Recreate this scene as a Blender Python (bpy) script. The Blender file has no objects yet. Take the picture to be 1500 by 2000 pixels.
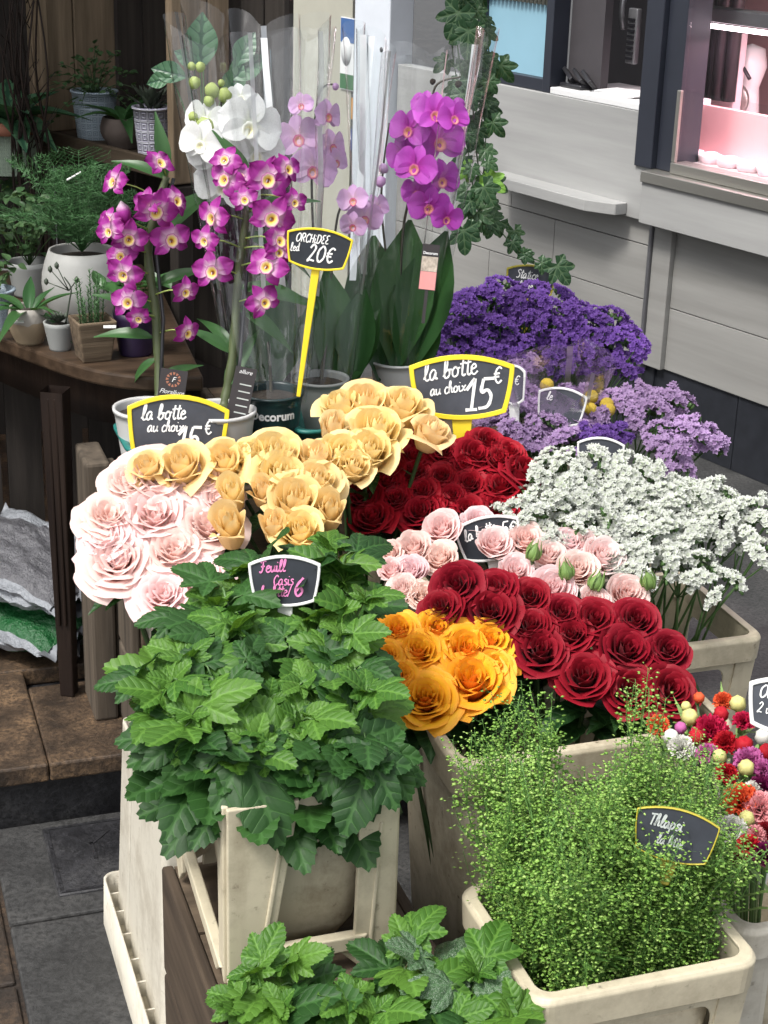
import bpy, math, random
from mathutils import Vector, Matrix, noise
random.seed(11)
rnd = random.random
def U(a, b): return a + (b - a) * rnd()
PI = math.pi
SC = bpy.context.scene
COL = SC.collection

# ------------------------------------------------------------------ camera, sky, sun, exposure
CAM_H, PITCH, ROLL, FPX = 1.6, math.radians(21.5), 0.03, 3235.0
FW = Vector((0, math.cos(PITCH), -math.sin(PITCH)))
R0 = Vector((1, 0, 0)); U0 = Vector((0, math.sin(PITCH), math.cos(PITCH)))
CUP = U0 * math.cos(ROLL) - R0 * math.sin(ROLL)
CRT = R0 * math.cos(ROLL) + U0 * math.sin(ROLL)
CAMP = Vector((0, 0, CAM_H))
cd = bpy.data.cameras.new('camera'); cam = bpy.data.objects.new('camera', cd); COL.objects.link(cam)
cd.sensor_fit = 'VERTICAL'; cd.sensor_height = 24.0; cd.lens = FPX / 2000 * 24.0
SC.cycles.max_bounces = 5; SC.cycles.diffuse_bounces = 3; SC.cycles.glossy_bounces = 2; SC.cycles.transmission_bounces = 4; SC.cycles.transparent_max_bounces = 12
cd.clip_start = 0.05; cd.clip_end = 400
cam.matrix_world = Matrix(((CRT.x, CUP.x, -FW.x, 0), (CRT.y, CUP.y, -FW.y, 0), (CRT.z, CUP.z, -FW.z, CAM_H), (0, 0, 0, 1)))
SC.camera = cam
SUN_DIR = Vector((-0.40, -0.34, 0.85)).normalized()      # towards the sun
world = bpy.data.worlds.new('World'); SC.world = world; world.use_nodes = True
wn = world.node_tree.nodes; wl = world.node_tree.links
sky = wn.new('ShaderNodeTexSky'); sky.sky_type = 'NISHITA'; sky.sun_disc = False
sky.sun_elevation = math.asin(SUN_DIR.z); sky.sun_rotation = math.atan2(SUN_DIR.x, SUN_DIR.y)
sky.dust_density = 4.0; sky.ozone_density = 1.0; sky.air_density = 1.0
hs = wn.new('ShaderNodeHueSaturation'); hs.inputs['Saturation'].default_value = 0.22
wl.new(sky.outputs[0], hs.inputs['Color']); wl.new(hs.outputs[0], wn['Background'].inputs[0])
wn['Background'].inputs[1].default_value = 0.145
sd = bpy.data.lights.new('sun', 'SUN'); sd.energy = 1.65; sd.angle = math.radians(13); sd.color = (1, 0.965, 0.91)
so = bpy.data.objects.new('sun', sd); COL.objects.link(so)
so.rotation_euler = SUN_DIR.to_track_quat('Z', 'Y').to_euler(); so.location = (-3, -3, 6)
vs = SC.view_settings
SC.display_settings.display_device = 'sRGB'
vs.view_transform = 'Standard'; vs.look = 'None'; vs.exposure = 0.95; vs.gamma = 1.0; vs.use_curve_mapping = False

# ------------------------------------------------------------------ frames and helpers
PHI = math.radians(19.0)
E1 = Vector((math.cos(PHI), math.sin(PHI), 0)); E2 = Vector((-math.sin(PHI), math.cos(PHI), 0))
UPV = Vector((0, 0, 1))
def ray(u, v): return (FW + CRT * ((u - 750) / FPX) + CUP * ((1000 - v) / FPX)).normalized()
def P(u, v, z=None, s=None, d=None):
    r = ray(u, v)
    if s is not None: return CAMP + r * s
    if z is not None: return CAMP + r * ((z - CAM_H) / r.z)
    return CAMP + r * ((d - CAMP.dot(E2)) / r.dot(E2))
def W(a, d, z): return E1 * a + E2 * d + UPV * z
def frame(ex, ey, ez, o): return Matrix(((ex.x, ey.x, ez.x, o.x), (ex.y, ey.y, ez.y, o.y), (ex.z, ey.z, ez.z, o.z), (0, 0, 0, 1)))
FD = frame(E1, E2, UPV, Vector((0, 0, 0)))
def FDat(a, d, z): return FD @ Matrix.Translation((a, d, z))
WT = Vector((-math.sin(math.radians(35)), math.cos(math.radians(35)), 0)); WNRM = Vector((-WT.y, WT.x, 0))
WB = P(1500, 955, z=0)
FWALL = frame(-WT, -WNRM, UPV, WB)          # x to the right along the wall, y into the wall, z up
def align(axis, roll=0.0, up=None):
    z = axis.normalized(); x = (up or Vector((0, 0, 1))).cross(z)
    if x.length < 1e-4: x = Vector((1, 0, 0))
    x.normalize(); y = z.cross(x)
    return Matrix(((x.x, y.x, z.x), (x.y, y.y, z.y), (x.z, y.z, z.z))).to_4x4() @ Matrix.Rotation(roll, 4, 'Z')
def TR(p): return Matrix.Translation(p)
def SCL(s): return Matrix.Diagonal((s, s, s, 1)) if not hasattr(s, '__len__') else Matrix.Diagonal((*s, 1))

def mesh(name, V, F, mat=None, smooth=True, attr=None, uv=None):
    m = bpy.data.meshes.new(name); m.from_pydata([tuple(v) for v in V], [], F)
    if smooth: m.polygons.foreach_set('use_smooth', [True] * len(m.polygons))
    if attr:
        for k, vals in attr.items():
            a = m.attributes.new(k, 'FLOAT', 'POINT'); a.data.foreach_set('value', vals)
    if uv:
        l = m.uv_layers.new(name='UVMap'); buf = []
        for lp in m.loops: buf += uv[lp.vertex_index]
        l.data.foreach_set('uv', buf)
    if mat:
        for x in (mat if isinstance(mat, (list, tuple)) else [mat]): m.materials.append(x)
    m.update(); return m
def ob(name, me, parent=None, M=None, color=None):
    o = bpy.data.objects.new(name, me); COL.objects.link(o)
    if parent: o.parent = parent
    if M is not None: o.matrix_local = M
    if color: o.color = color
    return o
def tag(o, label=None, cat=None, group=None, kind=None):
    if label: o['label'] = label
    if cat: o['category'] = cat
    if group: o['group'] = group
    if kind: o['kind'] = kind
    return o
def thing(name, label, cat, M=None, group=None):
    return tag(ob(name, None, None, M if M is not None else Matrix()), label, cat, group)
def bev(o, w=0.003, seg=2):
    b = o.modifiers.new('bevel', 'BEVEL'); b.width = w; b.segments = seg; b.limit_method = 'ANGLE'; return o
class MB:
    def __init__(s): s.V = []; s.F = []; s.t = []
    def add(s, V, F, t=None):
        n = len(s.V); s.V += [Vector(v) for v in V]; s.F += [tuple(i + n for i in f) for f in F]
        s.t += list(t) if t is not None else [0.0] * len(V); return s
    def box(s, x0, x1, y0, y1, z0, z1, M=None):
        V = [Vector(p) for p in ((x0,y0,z0),(x1,y0,z0),(x1,y1,z0),(x0,y1,z0),(x0,y0,z1),(x1,y0,z1),(x1,y1,z1),(x0,y1,z1))]
        if M is not None: V = [M @ v for v in V]
        return s.add(V, [(0,3,2,1),(4,5,6,7),(0,1,5,4),(1,2,6,5),(2,3,7,6),(3,0,4,7)])
    def tube(s, pts, r0, r1=None, n=6, t0=0.0, t1=1.0, cap=True):
        r1 = r0 if r1 is None else r1; pts = [Vector(p) for p in pts]; V = []; F = []; T = []
        up = Vector((0.31, 0.87, 0.2)); k = len(pts)
        for i, p in enumerate(pts):
            d = (pts[min(i+1, k-1)] - pts[max(i-1, 0)])
            d = d.normalized() if d.length > 1e-9 else Vector((0,0,1))
            x = d.cross(up); x = x.normalized() if x.length > 1e-4 else Vector((1,0,0)); y = d.cross(x)
            f = i / max(1, k-1); r = (r0(f) if callable(r0) else r0 + (r1 - r0) * f)
            for j in range(n):
                a = 2*PI*j/n; V.append(p + x*(math.cos(a)*r) + y*(math.sin(a)*r)); T.append(t0 + (t1-t0)*f)
        for i in range(k-1):
            for j in range(n): F.append((i*n+j, i*n+(j+1)%n, (i+1)*n+(j+1)%n, (i+1)*n+j))
        if cap: F.append(tuple(range(n))[::-1]); F.append(tuple((k-1)*n+j for j in range(n)))
        return s.add(V, F, T)
    def lathe(s, prof, n=32, M=None, wob=None):
        V = []; F = []
        for (r, z) in prof:
            for j in range(n):
                a = 2*PI*j/n; rr = r*(1 + (wob(a, z) if wob else 0)); p = Vector((rr*math.cos(a), rr*math.sin(a), z)); V.append(M @ p if M is not None else p)
        for i in range(len(prof)-1):
            for j in range(n): F.append((i*n+j, i*n+(j+1)%n, (i+1)*n+(j+1)%n, (i+1)*n+j))
        return s.add(V, F)
    def mesh(s, name, mat, smooth=True): return mesh(name, s.V, s.F, mat, smooth, {'t': s.t})
    def ob(s, name, mat, parent=None, M=None, smooth=True): return ob(name, s.mesh(name, mat, smooth), parent, M)
def spline(pts, n=6):
    pts = [Vector(p) for p in pts]
    if len(pts) < 3: return pts
    out = []
    for i in range(len(pts)-1):
        p0 = pts[max(i-1,0)]; p1 = pts[i]; p2 = pts[i+1]; p3 = pts[min(i+2, len(pts)-1)]
        for k in range(n):
            t = k/n
            out.append(0.5*((2*p1)+(p2-p0)*t+(2*p0-5*p1+4*p2-p3)*t*t+(3*p1-p0-3*p2+p3)*t**3))
    out.append(pts[-1]); return out
def copy_tree(o, parent=None):
    c = o.copy(); COL.objects.link(c); c.parent = parent
    for ch in list(o.children): copy_tree(ch, c)
    return c

# ------------------------------------------------------------------ materials
def newmat(name):
    m = bpy.data.materials.new(name); m.use_nodes = True
    return m, m.node_tree.nodes, m.node_tree.links, m.node_tree.nodes['Principled BSDF']
def c4(c): return (c[0], c[1], c[2], 1)
def mixc(N, L, fac, a, b, typ='MIX'):
    n = N.new('ShaderNodeMix'); n.data_type = 'RGBA'; n.blend_type = typ
    for sock, val in ((n.inputs['Factor'], fac), (n.inputs[6], a), (n.inputs[7], b)):
        if hasattr(val, 'is_linked'): L.new(val, sock)
        elif isinstance(val, (int, float)): sock.default_value = val
        else: sock.default_value = c4(val)
    return n.outputs[2]
def ramp(N, L, src, stops):
    n = N.new('ShaderNodeValToRGB'); e = n.color_ramp.elements
    while len(e) < len(stops): e.new(0.5)
    for i, (p, c) in enumerate(stops): e[i].position = p; e[i].color = c4(c) if hasattr(c, '__len__') else (c, c, c, 1)
    if src is not None: L.new(src, n.inputs[0])
    return n.outputs[0]
def noisen(N, L, scale, detail=4, vec=None, stretch=None, rough=0.6):
    n = N.new('ShaderNodeTexNoise'); n.inputs['Scale'].default_value = scale; n.inputs['Detail'].default_value = detail; n.inputs['Roughness'].default_value = rough
    tc = N.new('ShaderNodeTexCoord'); src = tc.outputs['Object'] if vec is None else vec
    if stretch:
        mp = N.new('ShaderNodeMapping'); mp.inputs['Scale'].default_value = stretch; L.new(src, mp.inputs[0]); src = mp.outputs[0]
    L.new(src, n.inputs['Vector']); return n.outputs['Fac']
def mathn(N, L, op, a, b=0.0, c=None):
    n = N.new('ShaderNodeMath'); n.operation = op
    for i, v in enumerate((a, b, c)):
        if v is None: continue
        if hasattr(v, 'is_linked'): L.new(v, n.inputs[i])
        else: n.inputs[i].default_value = v
    return n.outputs[0]
def bump(N, L, B, h, strength=0.3, dist=0.002):
    n = N.new('ShaderNodeBump'); n.inputs['Strength'].default_value = strength; n.inputs['Distance'].default_value = dist
    L.new(h, n.inputs['Height']); L.new(n.outputs[0], B.inputs['Normal'])
def plain(name, c, rough=0.5, metal=0.0, var=0.12, nscale=12, bumps=0.0, spec=0.5, stretch=None):
    m, N, L, B = newmat(name)
    f = noisen(N, L, nscale, 5, stretch=stretch)
    L.new(ramp(N, L, f, [(0.25, [x*(1-var) for x in c]), (0.75, [min(1, x*(1+var)) for x in c])]), B.inputs['Base Color'])
    B.inputs['Roughness'].default_value = rough; B.inputs['Metallic'].default_value = metal; B.inputs['Specular IOR Level'].default_value = spec
    if bumps: bump(N, L, B, noisen(N, L, nscale*6, 4, stretch=stretch), bumps)
    return m
def wood(name, c1, c2, axis=2, rough=0.7, scale=6, bmp=0.5):
    m, N, L, B = newmat(name)
    st = [1, 1, 1]; st[axis] = 0.07; oi = N.new('ShaderNodeObjectInfo')
    tc = N.new('ShaderNodeTexCoord'); ad = N.new('ShaderNodeVectorMath'); ad.operation = 'ADD'
    L.new(tc.outputs['Object'], ad.inputs[0]); L.new(oi.outputs['Location'], ad.inputs[1])
    f1 = noisen(N, L, scale*8, 6, ad.outputs[0], st); f2 = noisen(N, L, scale, 3, ad.outputs[0], st)
    g = mathn(N, L, 'ADD', mathn(N, L, 'MULTIPLY', f1, 0.6), mathn(N, L, 'MULTIPLY', f2, 0.5))
    L.new(ramp(N, L, g, [(0.35, c1), (0.72, c2)]), B.inputs['Base Color'])
    B.inputs['Roughness'].default_value = rough; B.inputs['Specular IOR Level'].default_value = 0.25; bump(N, L, B, f1, bmp, 0.003)
    return m
def petal(name, stops, rough=0.6, trans=0.3, sheen=0.0, outer=None, vein=0.12):
    """petal pigment along its length (attribute t), thin and slightly translucent"""
    m, N, L, B = newmat(name)
    at = N.new('ShaderNodeAttribute'); at.attribute_name = 't'
    oi = N.new('ShaderNodeObjectInfo')
    tt = at.outputs['Fac']
    col = ramp(N, L, tt, stops)
    if outer:
        ge = N.new('ShaderNodeNewGeometry'); col = mixc(N, L, ge.outputs['Backfacing'], ramp(N, L, tt, outer), col)
    col = mixc(N, L, 1.0, col, oi.outputs['Color'], 'MULTIPLY')
    v2 = mathn(N, L, 'ADD', mathn(N, L, 'MULTIPLY', noisen(N, L, 22, 1), 2*vein), 1 - vein)
    cc = N.new('ShaderNodeCombineColor'); [L.new(v2, cc.inputs[i]) for i in range(3)]
    col = mixc(N, L, 1.0, col, cc.outputs[0], 'MULTIPLY')
    L.new(col, B.inputs['Base Color']); B.inputs['Roughness'].default_value = rough
    B.inputs['Specular IOR Level'].default_value = 0.25
    if sheen: B.inputs['Sheen Weight'].default_value = sheen; B.inputs['Sheen Roughness'].default_value = 0.35
    tr = N.new('ShaderNodeBsdfTranslucent'); L.new(col, tr.inputs[0]); mx = N.new('ShaderNodeMixShader'); mx.inputs[0].default_value = trans
    L.new(B.outputs[0], mx.inputs[1]); L.new(tr.outputs[0], mx.inputs[2]); L.new(mx.outputs[0], N['Material Output'].inputs[0])
    return m
def leafmat(name, c, c2, rough=0.5, veinc=None, k=7.0, slope=0.75, trans=0.22, vstr=0.5, powder=None, margin=None):
    """leaf with a mid rib and side veins drawn from the blade's own coordinates"""
    m, N, L, B = newmat(name)
    uv = N.new('ShaderNodeTexCoord'); sp = N.new('ShaderNodeSeparateXYZ'); L.new(uv.outputs['UV'], sp.inputs[0])
    ax = mathn(N, L, 'ABSOLUTE', sp.outputs[0])
    q = mathn(N, L, 'FRACT', mathn(N, L, 'MULTIPLY', mathn(N, L, 'SUBTRACT', sp.outputs[1], mathn(N, L, 'MULTIPLY', ax, slope)), k))
    side = mathn(N, L, 'SUBTRACT', 1.0, mathn(N, L, 'MULTIPLY', mathn(N, L, 'ABSOLUTE', mathn(N, L, 'SUBTRACT', q, 0.5)), 2.0))   # 1 mid field, 0 on vein
    mid = mathn(N, L, 'MINIMUM', 1.0, mathn(N, L, 'MULTIPLY', ax, 14.0))
    hgt = mathn(N, L, 'MULTIPLY', mathn(N, L, 'POWER', side, 0.5), mid)
    oi = N.new('ShaderNodeObjectInfo')
    f = mathn(N, L, 'ADD', mathn(N, L, 'MULTIPLY', oi.outputs['Random'], 0.6), mathn(N, L, 'MULTIPLY', noisen(N, L, 30, 3), 0.4))
    col = ramp(N, L, f, [(0.15, c), (0.85, c2)])
    vc = veinc or [min(1, x*1.5+0.01) for x in c2]
    vm = mathn(N, L, 'MULTIPLY', mathn(N, L, 'LESS_THAN', hgt, 0.3), vstr)
    col = mixc(N, L, vm, col, vc)
    if margin:
        mg = mathn(N, L, 'SMOOTH_MIN', 1.0, mathn(N, L, 'MULTIPLY', ax, 3.2), 0.1)
        mm = mathn(N, L, 'MULTIPLY', mathn(N, L, 'GREATER_THAN', mathn(N, L, 'ADD', mg, mathn(N, L, 'MULTIPLY', noisen(N, L, 40, 2), 0.4)), 0.72), 0.9)
        col = mixc(N, L, mm, col, margin)
    if powder:
        pm = ramp(N, L, noisen(N, L, 45, 6, rough=0.7), [(0.5, 0.0), (0.62, 0.8)]); col = mixc(N, L, pm, col, powder)
    L.new(col, B.inputs['Base Color']); B.inputs['Roughness'].default_value = rough; B.inputs['Specular IOR Level'].default_value = 0.35
    bump(N, L, B, hgt, 0.55, 0.002)
    tr = N.new('ShaderNodeBsdfTranslucent'); L.new(mixc(N, L, 1.0, col, (1.5, 1.35, 0.7), 'MULTIPLY'), tr.inputs[0]); mx = N.new('ShaderNodeMixShader'); mx.inputs[0].default_value = trans
    L.new(B.outputs[0], mx.inputs[1]); L.new(tr.outputs[0], mx.inputs[2]); L.new(mx.outputs[0], N['Material Output'].inputs[0])
    return m
def plastic(name, c, dirt=(0.16, 0.12, 0.07), amount=0.5, rough=0.42):
    m, N, L, B = newmat(name)
    f = noisen(N, L, 9, 8, rough=0.72); f2 = noisen(N, L, 70, 4); f3 = noisen(N, L, 30, 5, stretch=(1, 1, 0.12))
    base = ramp(N, L, noisen(N, L, 4, 3), [(0.3, [x*0.9 for x in c]), (0.7, c)])
    d = ramp(N, L, f, [(0.47, 0.0), (0.70, amount)]); s = ramp(N, L, f2, [(0.64, 0.0), (0.74, amount)]); st = ramp(N, L, f3, [(0.55, 0.0), (0.75, amount*0.5)])
    col = mixc(N, L, d, base, dirt); col = mixc(N, L, s, col, [x*0.6 for x in dirt]); col = mixc(N, L, st, col, dirt)
    L.new(col, B.inputs['Base Color']); L.new(ramp(N, L, f, [(0.3, rough), (0.8, rough+0.3)]), B.inputs['Roughness'])
    B.inputs['Subsurface Weight'].default_value = 0.0; bump(N, L, B, f2, 0.08)
    return m
def clearfilm(name, lo=0.03, hi=0.5, rough=0.07, tint=(0.97, 0.98, 0.98), haze=0.0):
    m, N, L, B = newmat(name); N.remove(B)
    tp = N.new('ShaderNodeBsdfTransparent'); tp.inputs[0].default_value = c4(tint)
    gl = N.new('ShaderNodeBsdfGlossy'); gl.inputs['Roughness'].default_value = rough
    lw = N.new('ShaderNodeLayerWeight'); lw.inputs[0].default_value = 0.35
    n = N.new('ShaderNodeBump'); n.inputs['Strength'].default_value = 0.5; n.inputs['Distance'].default_value = 0.01; L.new(noisen(N, L, 14, 3, stretch=(1, 1, 0.4)), n.inputs['Height'])
    L.new(n.outputs[0], gl.inputs['Normal']); L.new(n.outputs[0], lw.inputs['Normal'])
    fac = mathn(N, L, 'ADD', mathn(N, L, 'MULTIPLY', mathn(N, L, 'POWER', lw.outputs['Facing'], 2.0), hi), lo)
    mx = N.new('ShaderNodeMixShader'); L.new(fac, mx.inputs[0]); L.new(tp.outputs[0], mx.inputs[1]); L.new(gl.outputs[0], mx.inputs[2])
    L.new(mx.outputs[0], N['Material Output'].inputs[0]); return m
def emit(name, c, s):
    m, N, L, B = newmat(name); B.inputs['Emission Color'].default_value = c4(c); B.inputs['Emission Strength'].default_value = s; B.inputs['Base Color'].default_value = c4(c); return m

M = {}
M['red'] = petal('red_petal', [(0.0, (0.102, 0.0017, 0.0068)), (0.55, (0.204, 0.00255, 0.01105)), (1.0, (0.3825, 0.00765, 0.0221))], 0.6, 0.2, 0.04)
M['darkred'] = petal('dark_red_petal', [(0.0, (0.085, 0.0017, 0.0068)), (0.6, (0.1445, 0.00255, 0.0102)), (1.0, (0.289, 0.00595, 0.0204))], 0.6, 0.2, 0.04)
M['peach'] = petal('peach_petal', [(0.0, (0.97, 0.68, 0.22)), (0.5, (0.98, 0.74, 0.31)), (1.0, (0.98, 0.80, 0.41))], 0.5, 0.36, vein=0.05, outer=[(0.0, (0.93, 0.72, 0.32)), (0.6, (0.97, 0.76, 0.36)), (1.0, (0.98, 0.81, 0.44))])
M['pink'] = petal('pale_pink_petal', [(0.0, (0.95, 0.50, 0.44)), (0.5, (0.96, 0.68, 0.63)), (1.0, (0.97, 0.80, 0.77))], 0.5, 0.42, vein=0.05)
M['orange'] = petal('orange_petal', [(0.0, (0.93, 0.30, 0.01)), (0.55, (0.98, 0.50, 0.015)), (0.85, (0.98, 0.54, 0.03)), (1.0, (0.97, 0.44, 0.04))], 0.5, 0.22, vein=0.05, outer=[(0.0, (0.93, 0.24, 0.02)), (0.6, (0.95, 0.32, 0.03)), (1.0, (0.96, 0.38, 0.05))])
M['spray'] = petal('spray_pink_petal', [(0.0, (0.95, 0.48, 0.45)), (0.5, (0.96, 0.66, 0.63)), (1.0, (0.97, 0.81, 0.79))], 0.5, 0.45, vein=0.05)
M['purple'] = petal('purple_statice', [(0.0, (0.081, 0.0315, 0.198)), (1.0, (0.243, 0.1125, 0.477))], 0.7, 0.35)
M['lilac'] = petal('lilac_statice', [(0.0, (0.378, 0.216, 0.45)), (1.0, (0.54, 0.378, 0.63))], 0.7, 0.3)
M['white'] = petal('white_statice', [(0.0, (0.378, 0.45, 0.27)), (0.5, (0.558, 0.594, 0.504)), (1.0, (0.684, 0.693, 0.666))], 0.7, 0.3)
M['dend'] = petal('dendrobium_petal', [(0.0, (0.81, 0.72, 0.756)), (0.26, (0.702, 0.432, 0.612)), (0.48, (0.396, 0.045, 0.324)), (1.0, (0.216, 0.0054, 0.153))], 0.5, 0.3)
M['dlip'] = petal('dendrobium_lip', [(0.0, (0.10, 0.02, 0.02)), (0.22, (0.40, 0.14, 0.02)), (0.34, (0.80, 0.52, 0.08)), (0.62, (0.86, 0.72, 0.30)), (0.8, (0.70, 0.40, 0.50)), (1.0, (0.32, 0.02, 0.25))], 0.5, 0.2)
M['phw'] = petal('white_orchid_petal', [(0.0, (0.704, 0.7392, 0.5808)), (0.25, (0.7744, 0.7832, 0.7656)), (1.0, (0.792, 0.8008, 0.8008))], 0.5, 0.3)
M['phl'] = petal('lilac_orchid_petal', [(0.0, (0.675, 0.468, 0.558)), (0.35, (0.594, 0.378, 0.594)), (1.0, (0.558, 0.342, 0.594))], 0.5, 0.3)
M['phm'] = petal('magenta_orchid_petal', [(0.0, (0.378, 0.027, 0.288)), (0.4, (0.45, 0.063, 0.45)), (1.0, (0.504, 0.099, 0.522))], 0.5, 0.3)
M['lipy'] = petal('orchid_lip', [(0.0, (0.75, 0.45, 0.05)), (0.5, (0.72, 0.30, 0.22)), (1.0, (0.42, 0.05, 0.26))], 0.45, 0.15)
M['carn'] = petal('carnation_petal', [(0.0, (0.5, 0.5, 0.5)), (1.0, (0.92, 0.92, 0.92))], 0.65, 0.3)
M['craspedia'] = plain('craspedia', (0.62, 0.43, 0.05), 0.8, bumps=0.9, nscale=60)
M['stem'] = plain('stem_green', (0.07, 0.14, 0.04), 0.5, nscale=30)
M['rstem'] = plain('dark_stem', (0.035, 0.075, 0.022), 0.5, nscale=30)
M['budg'] = plain('bud_green', (0.16, 0.26, 0.07), 0.5, nscale=40)
M['lime'] = petal('lime_bud', [(0, (0.30, 0.42, 0.10)), (1, (0.48, 0.55, 0.20))], 0.5, 0.2)
M['cassis'] = leafmat('blackcurrant_leaf', (0.0119, 0.0476, 0.00935), (0.0289, 0.0918, 0.0153), 0.55, k=5.5)
M['cassisy'] = leafmat('young_blackcurrant_leaf', (0.0425, 0.1275, 0.017), (0.0935, 0.204, 0.0272), 0.5, k=5.5, trans=0.28)
M['cassisp'] = leafmat('dusty_blackcurrant_leaf', (0.0255, 0.0765, 0.02125), (0.0425, 0.1105, 0.034), 0.5, k=5.5, powder=(0.357, 0.3995, 0.34))
M['rleaf'] = leafmat('rose_leaf', (0.012, 0.045, 0.014), (0.03, 0.085, 0.02), 0.4, k=7)
M['ivy'] = leafmat('ivy_leaf', (0.0187, 0.05525, 0.0238), (0.0425, 0.102, 0.03825), 0.35, k=3, vstr=0.7, veinc=(0.102, 0.17, 0.085))
M['ivyy'] = leafmat('young_ivy_leaf', (0.12, 0.28, 0.04), (0.18, 0.36, 0.06), 0.4, k=3)
M['orchleaf'] = leafmat('orchid_leaf', (0.011, 0.04, 0.012), (0.026, 0.075, 0.02), 0.3, k=0.01, vstr=0.25)
M['dleaf'] = leafmat('dendrobium_leaf', (0.0255, 0.07225, 0.02125), (0.0425, 0.1105, 0.034), 0.35, k=0.01, vstr=0.3)
M['calathea'] = leafmat('calathea_leaf', (0.05, 0.13, 0.07), (0.09, 0.19, 0.10), 0.35, k=5, vstr=0.75, veinc=(0.012, 0.05, 0.03))
M['varieg'] = leafmat('variegated_leaf', (0.02, 0.07, 0.025), (0.04, 0.10, 0.03), 0.35, k=0.01, vstr=0.2, margin=(0.36, 0.42, 0.20))
M['small'] = leafmat('small_leaf', (0.025, 0.07, 0.028), (0.075, 0.14, 0.055), 0.45, k=0.01, vstr=0.2)
M['fern'] = plain('fern_green', (0.035, 0.11, 0.03), 0.6, nscale=20, var=0.35)
M['rosemary'] = plain('rosemary_green', (0.06, 0.14, 0.05), 0.6, nscale=20, var=0.3)
M['succ'] = plain('succulent_grey', (0.05, 0.065, 0.045), 0.5, nscale=30, var=0.3)
def thl():
    m, N, L, B = newmat('thlaspi_pod'); oi = N.new('ShaderNodeObjectInfo'); at = N.new('ShaderNodeAttribute'); at.attribute_name = 't'
    f = mathn(N, L, 'ADD', mathn(N, L, 'MULTIPLY', oi.outputs['Random'], 0.35), mathn(N, L, 'MULTIPLY', at.outputs['Fac'], 0.65))
    col = ramp(N, L, f, [(0.1, (0.10, 0.24, 0.03)), (0.6, (0.25, 0.45, 0.075)), (1.0, (0.48, 0.66, 0.20))]); L.new(col, B.inputs['Base Color']); B.inputs['Roughness'].default_value = 0.5
    tr = N.new('ShaderNodeBsdfTranslucent'); L.new(col, tr.inputs[0]); mx = N.new('ShaderNodeMixShader'); mx.inputs[0].default_value = 0.3
    L.new(B.outputs[0], mx.inputs[1]); L.new(tr.outputs[0], mx.inputs[2]); L.new(mx.outputs[0], N['Material Output'].inputs[0]); return m
M['thl'] = thl()
M['thlstem'] = plain('thlaspi_stem', (0.10, 0.22, 0.045), 0.5)
M['cream'] = plastic('cream_plastic', (0.5676, 0.5074, 0.3698), amount=0.5)
M['creamd'] = plastic('grubby_cream_plastic', (0.473, 0.4171, 0.301), amount=0.8)
M['creamw'] = plastic('pale_cream_plastic', (0.5848, 0.5504, 0.4644), amount=0.5)
M['teal'] = plastic('teal_plastic', (0.02, 0.17, 0.15), (0.02, 0.05, 0.04), 0.4, 0.35)
M['slate'] = plain('slate_board', (0.022, 0.026, 0.034), 0.45, var=0.35, nscale=25)
M['slatel'] = plain('chalk_dusted_slate_board', (0.05, 0.055, 0.068), 0.5, var=0.4, nscale=14)
M['yellow'] = plain('yellow_plastic', (0.80, 0.62, 0.03), 0.35, var=0.06)
M['olive'] = plain('olive_yellow_plastic', (0.45, 0.38, 0.04), 0.35, var=0.06)
M['whitep'] = plain('white_plastic', (0.7052, 0.7052, 0.688), 0.35, var=0.04)
M['chalk'] = plain('white_chalk_pen', (0.86, 0.86, 0.84), 0.7, var=0.06, nscale=200)
M['pinkpen'] = plain('pink_chalk_pen', (0.72, 0.22, 0.46), 0.7, var=0.06)
M['greypen'] = plain('smudged_chalk_pen', (0.42, 0.45, 0.43), 0.7)
M['woodd'] = wood('dark_table_wood', (0.008, 0.0048, 0.004), (0.0272, 0.0168, 0.012), 2, 0.5)
M['woodt'] = wood('table_top_wood', (0.02, 0.0128, 0.008), (0.08, 0.0512, 0.032), 0, 0.5)
M['woodc'] = wood('weathered_crate_wood', (0.0176, 0.0128, 0.0096), (0.088, 0.064, 0.044), 1, 0.85)
M['woodv'] = wood('weathered_board_wood', (0.032, 0.0264, 0.0208), (0.12, 0.096, 0.072), 2, 0.85)
M['woods'] = wood('shelf_crate_wood', (0.088, 0.064, 0.04), (0.32, 0.24, 0.16), 2, 0.8)
M['woodh'] = wood('shelf_board_wood', (0.04, 0.0296, 0.02), (0.136, 0.1, 0.068), 0, 0.8)
M['woodk'] = wood('dark_back_boards', (0.016, 0.0136, 0.012), (0.048, 0.04, 0.0344), 2, 0.85)
M['lam'] = wood('pale_wood_laminate', (0.2624, 0.2624, 0.2583), (0.3854, 0.3854, 0.3772), 0, 0.45, 3, 0.06)
M['lam2'] = wood('grey_wood_laminate', (0.2214, 0.2173, 0.205), (0.328, 0.3223, 0.3075), 0, 0.5, 3, 0.06)
M['blackt'] = plain('black_plinth_tile', (0.022, 0.024, 0.03), 0.35, var=0.25, nscale=30)
M['alu'] = plain('dark_aluminium', (0.028, 0.032, 0.045), 0.4, 0.2, var=0.1)
M['steel'] = plain('brushed_steel', (0.35, 0.34, 0.31), 0.4, 0.8, var=0.1, stretch=(0.05, 1, 1))
M['whitepost'] = plain('white_painted_post', (0.602, 0.6364, 0.688), 0.4, var=0.05)
M['beige'] = plain('beige_wall', (0.3612, 0.3526, 0.2924), 0.7, var=0.05)
M['bluepane'] = plain('pale_blue_panel', (0.24, 0.42, 0.52), 0.3, var=0.08, nscale=3)
M['paper'] = plain('paper_white', (0.688, 0.688, 0.688), 0.6, var=0.03)
M['black'] = plain('black_plastic', (0.015, 0.015, 0.018), 0.35)
M['grey'] = plain('grey_metal', (0.16, 0.16, 0.17), 0.4, 0.5)
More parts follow.
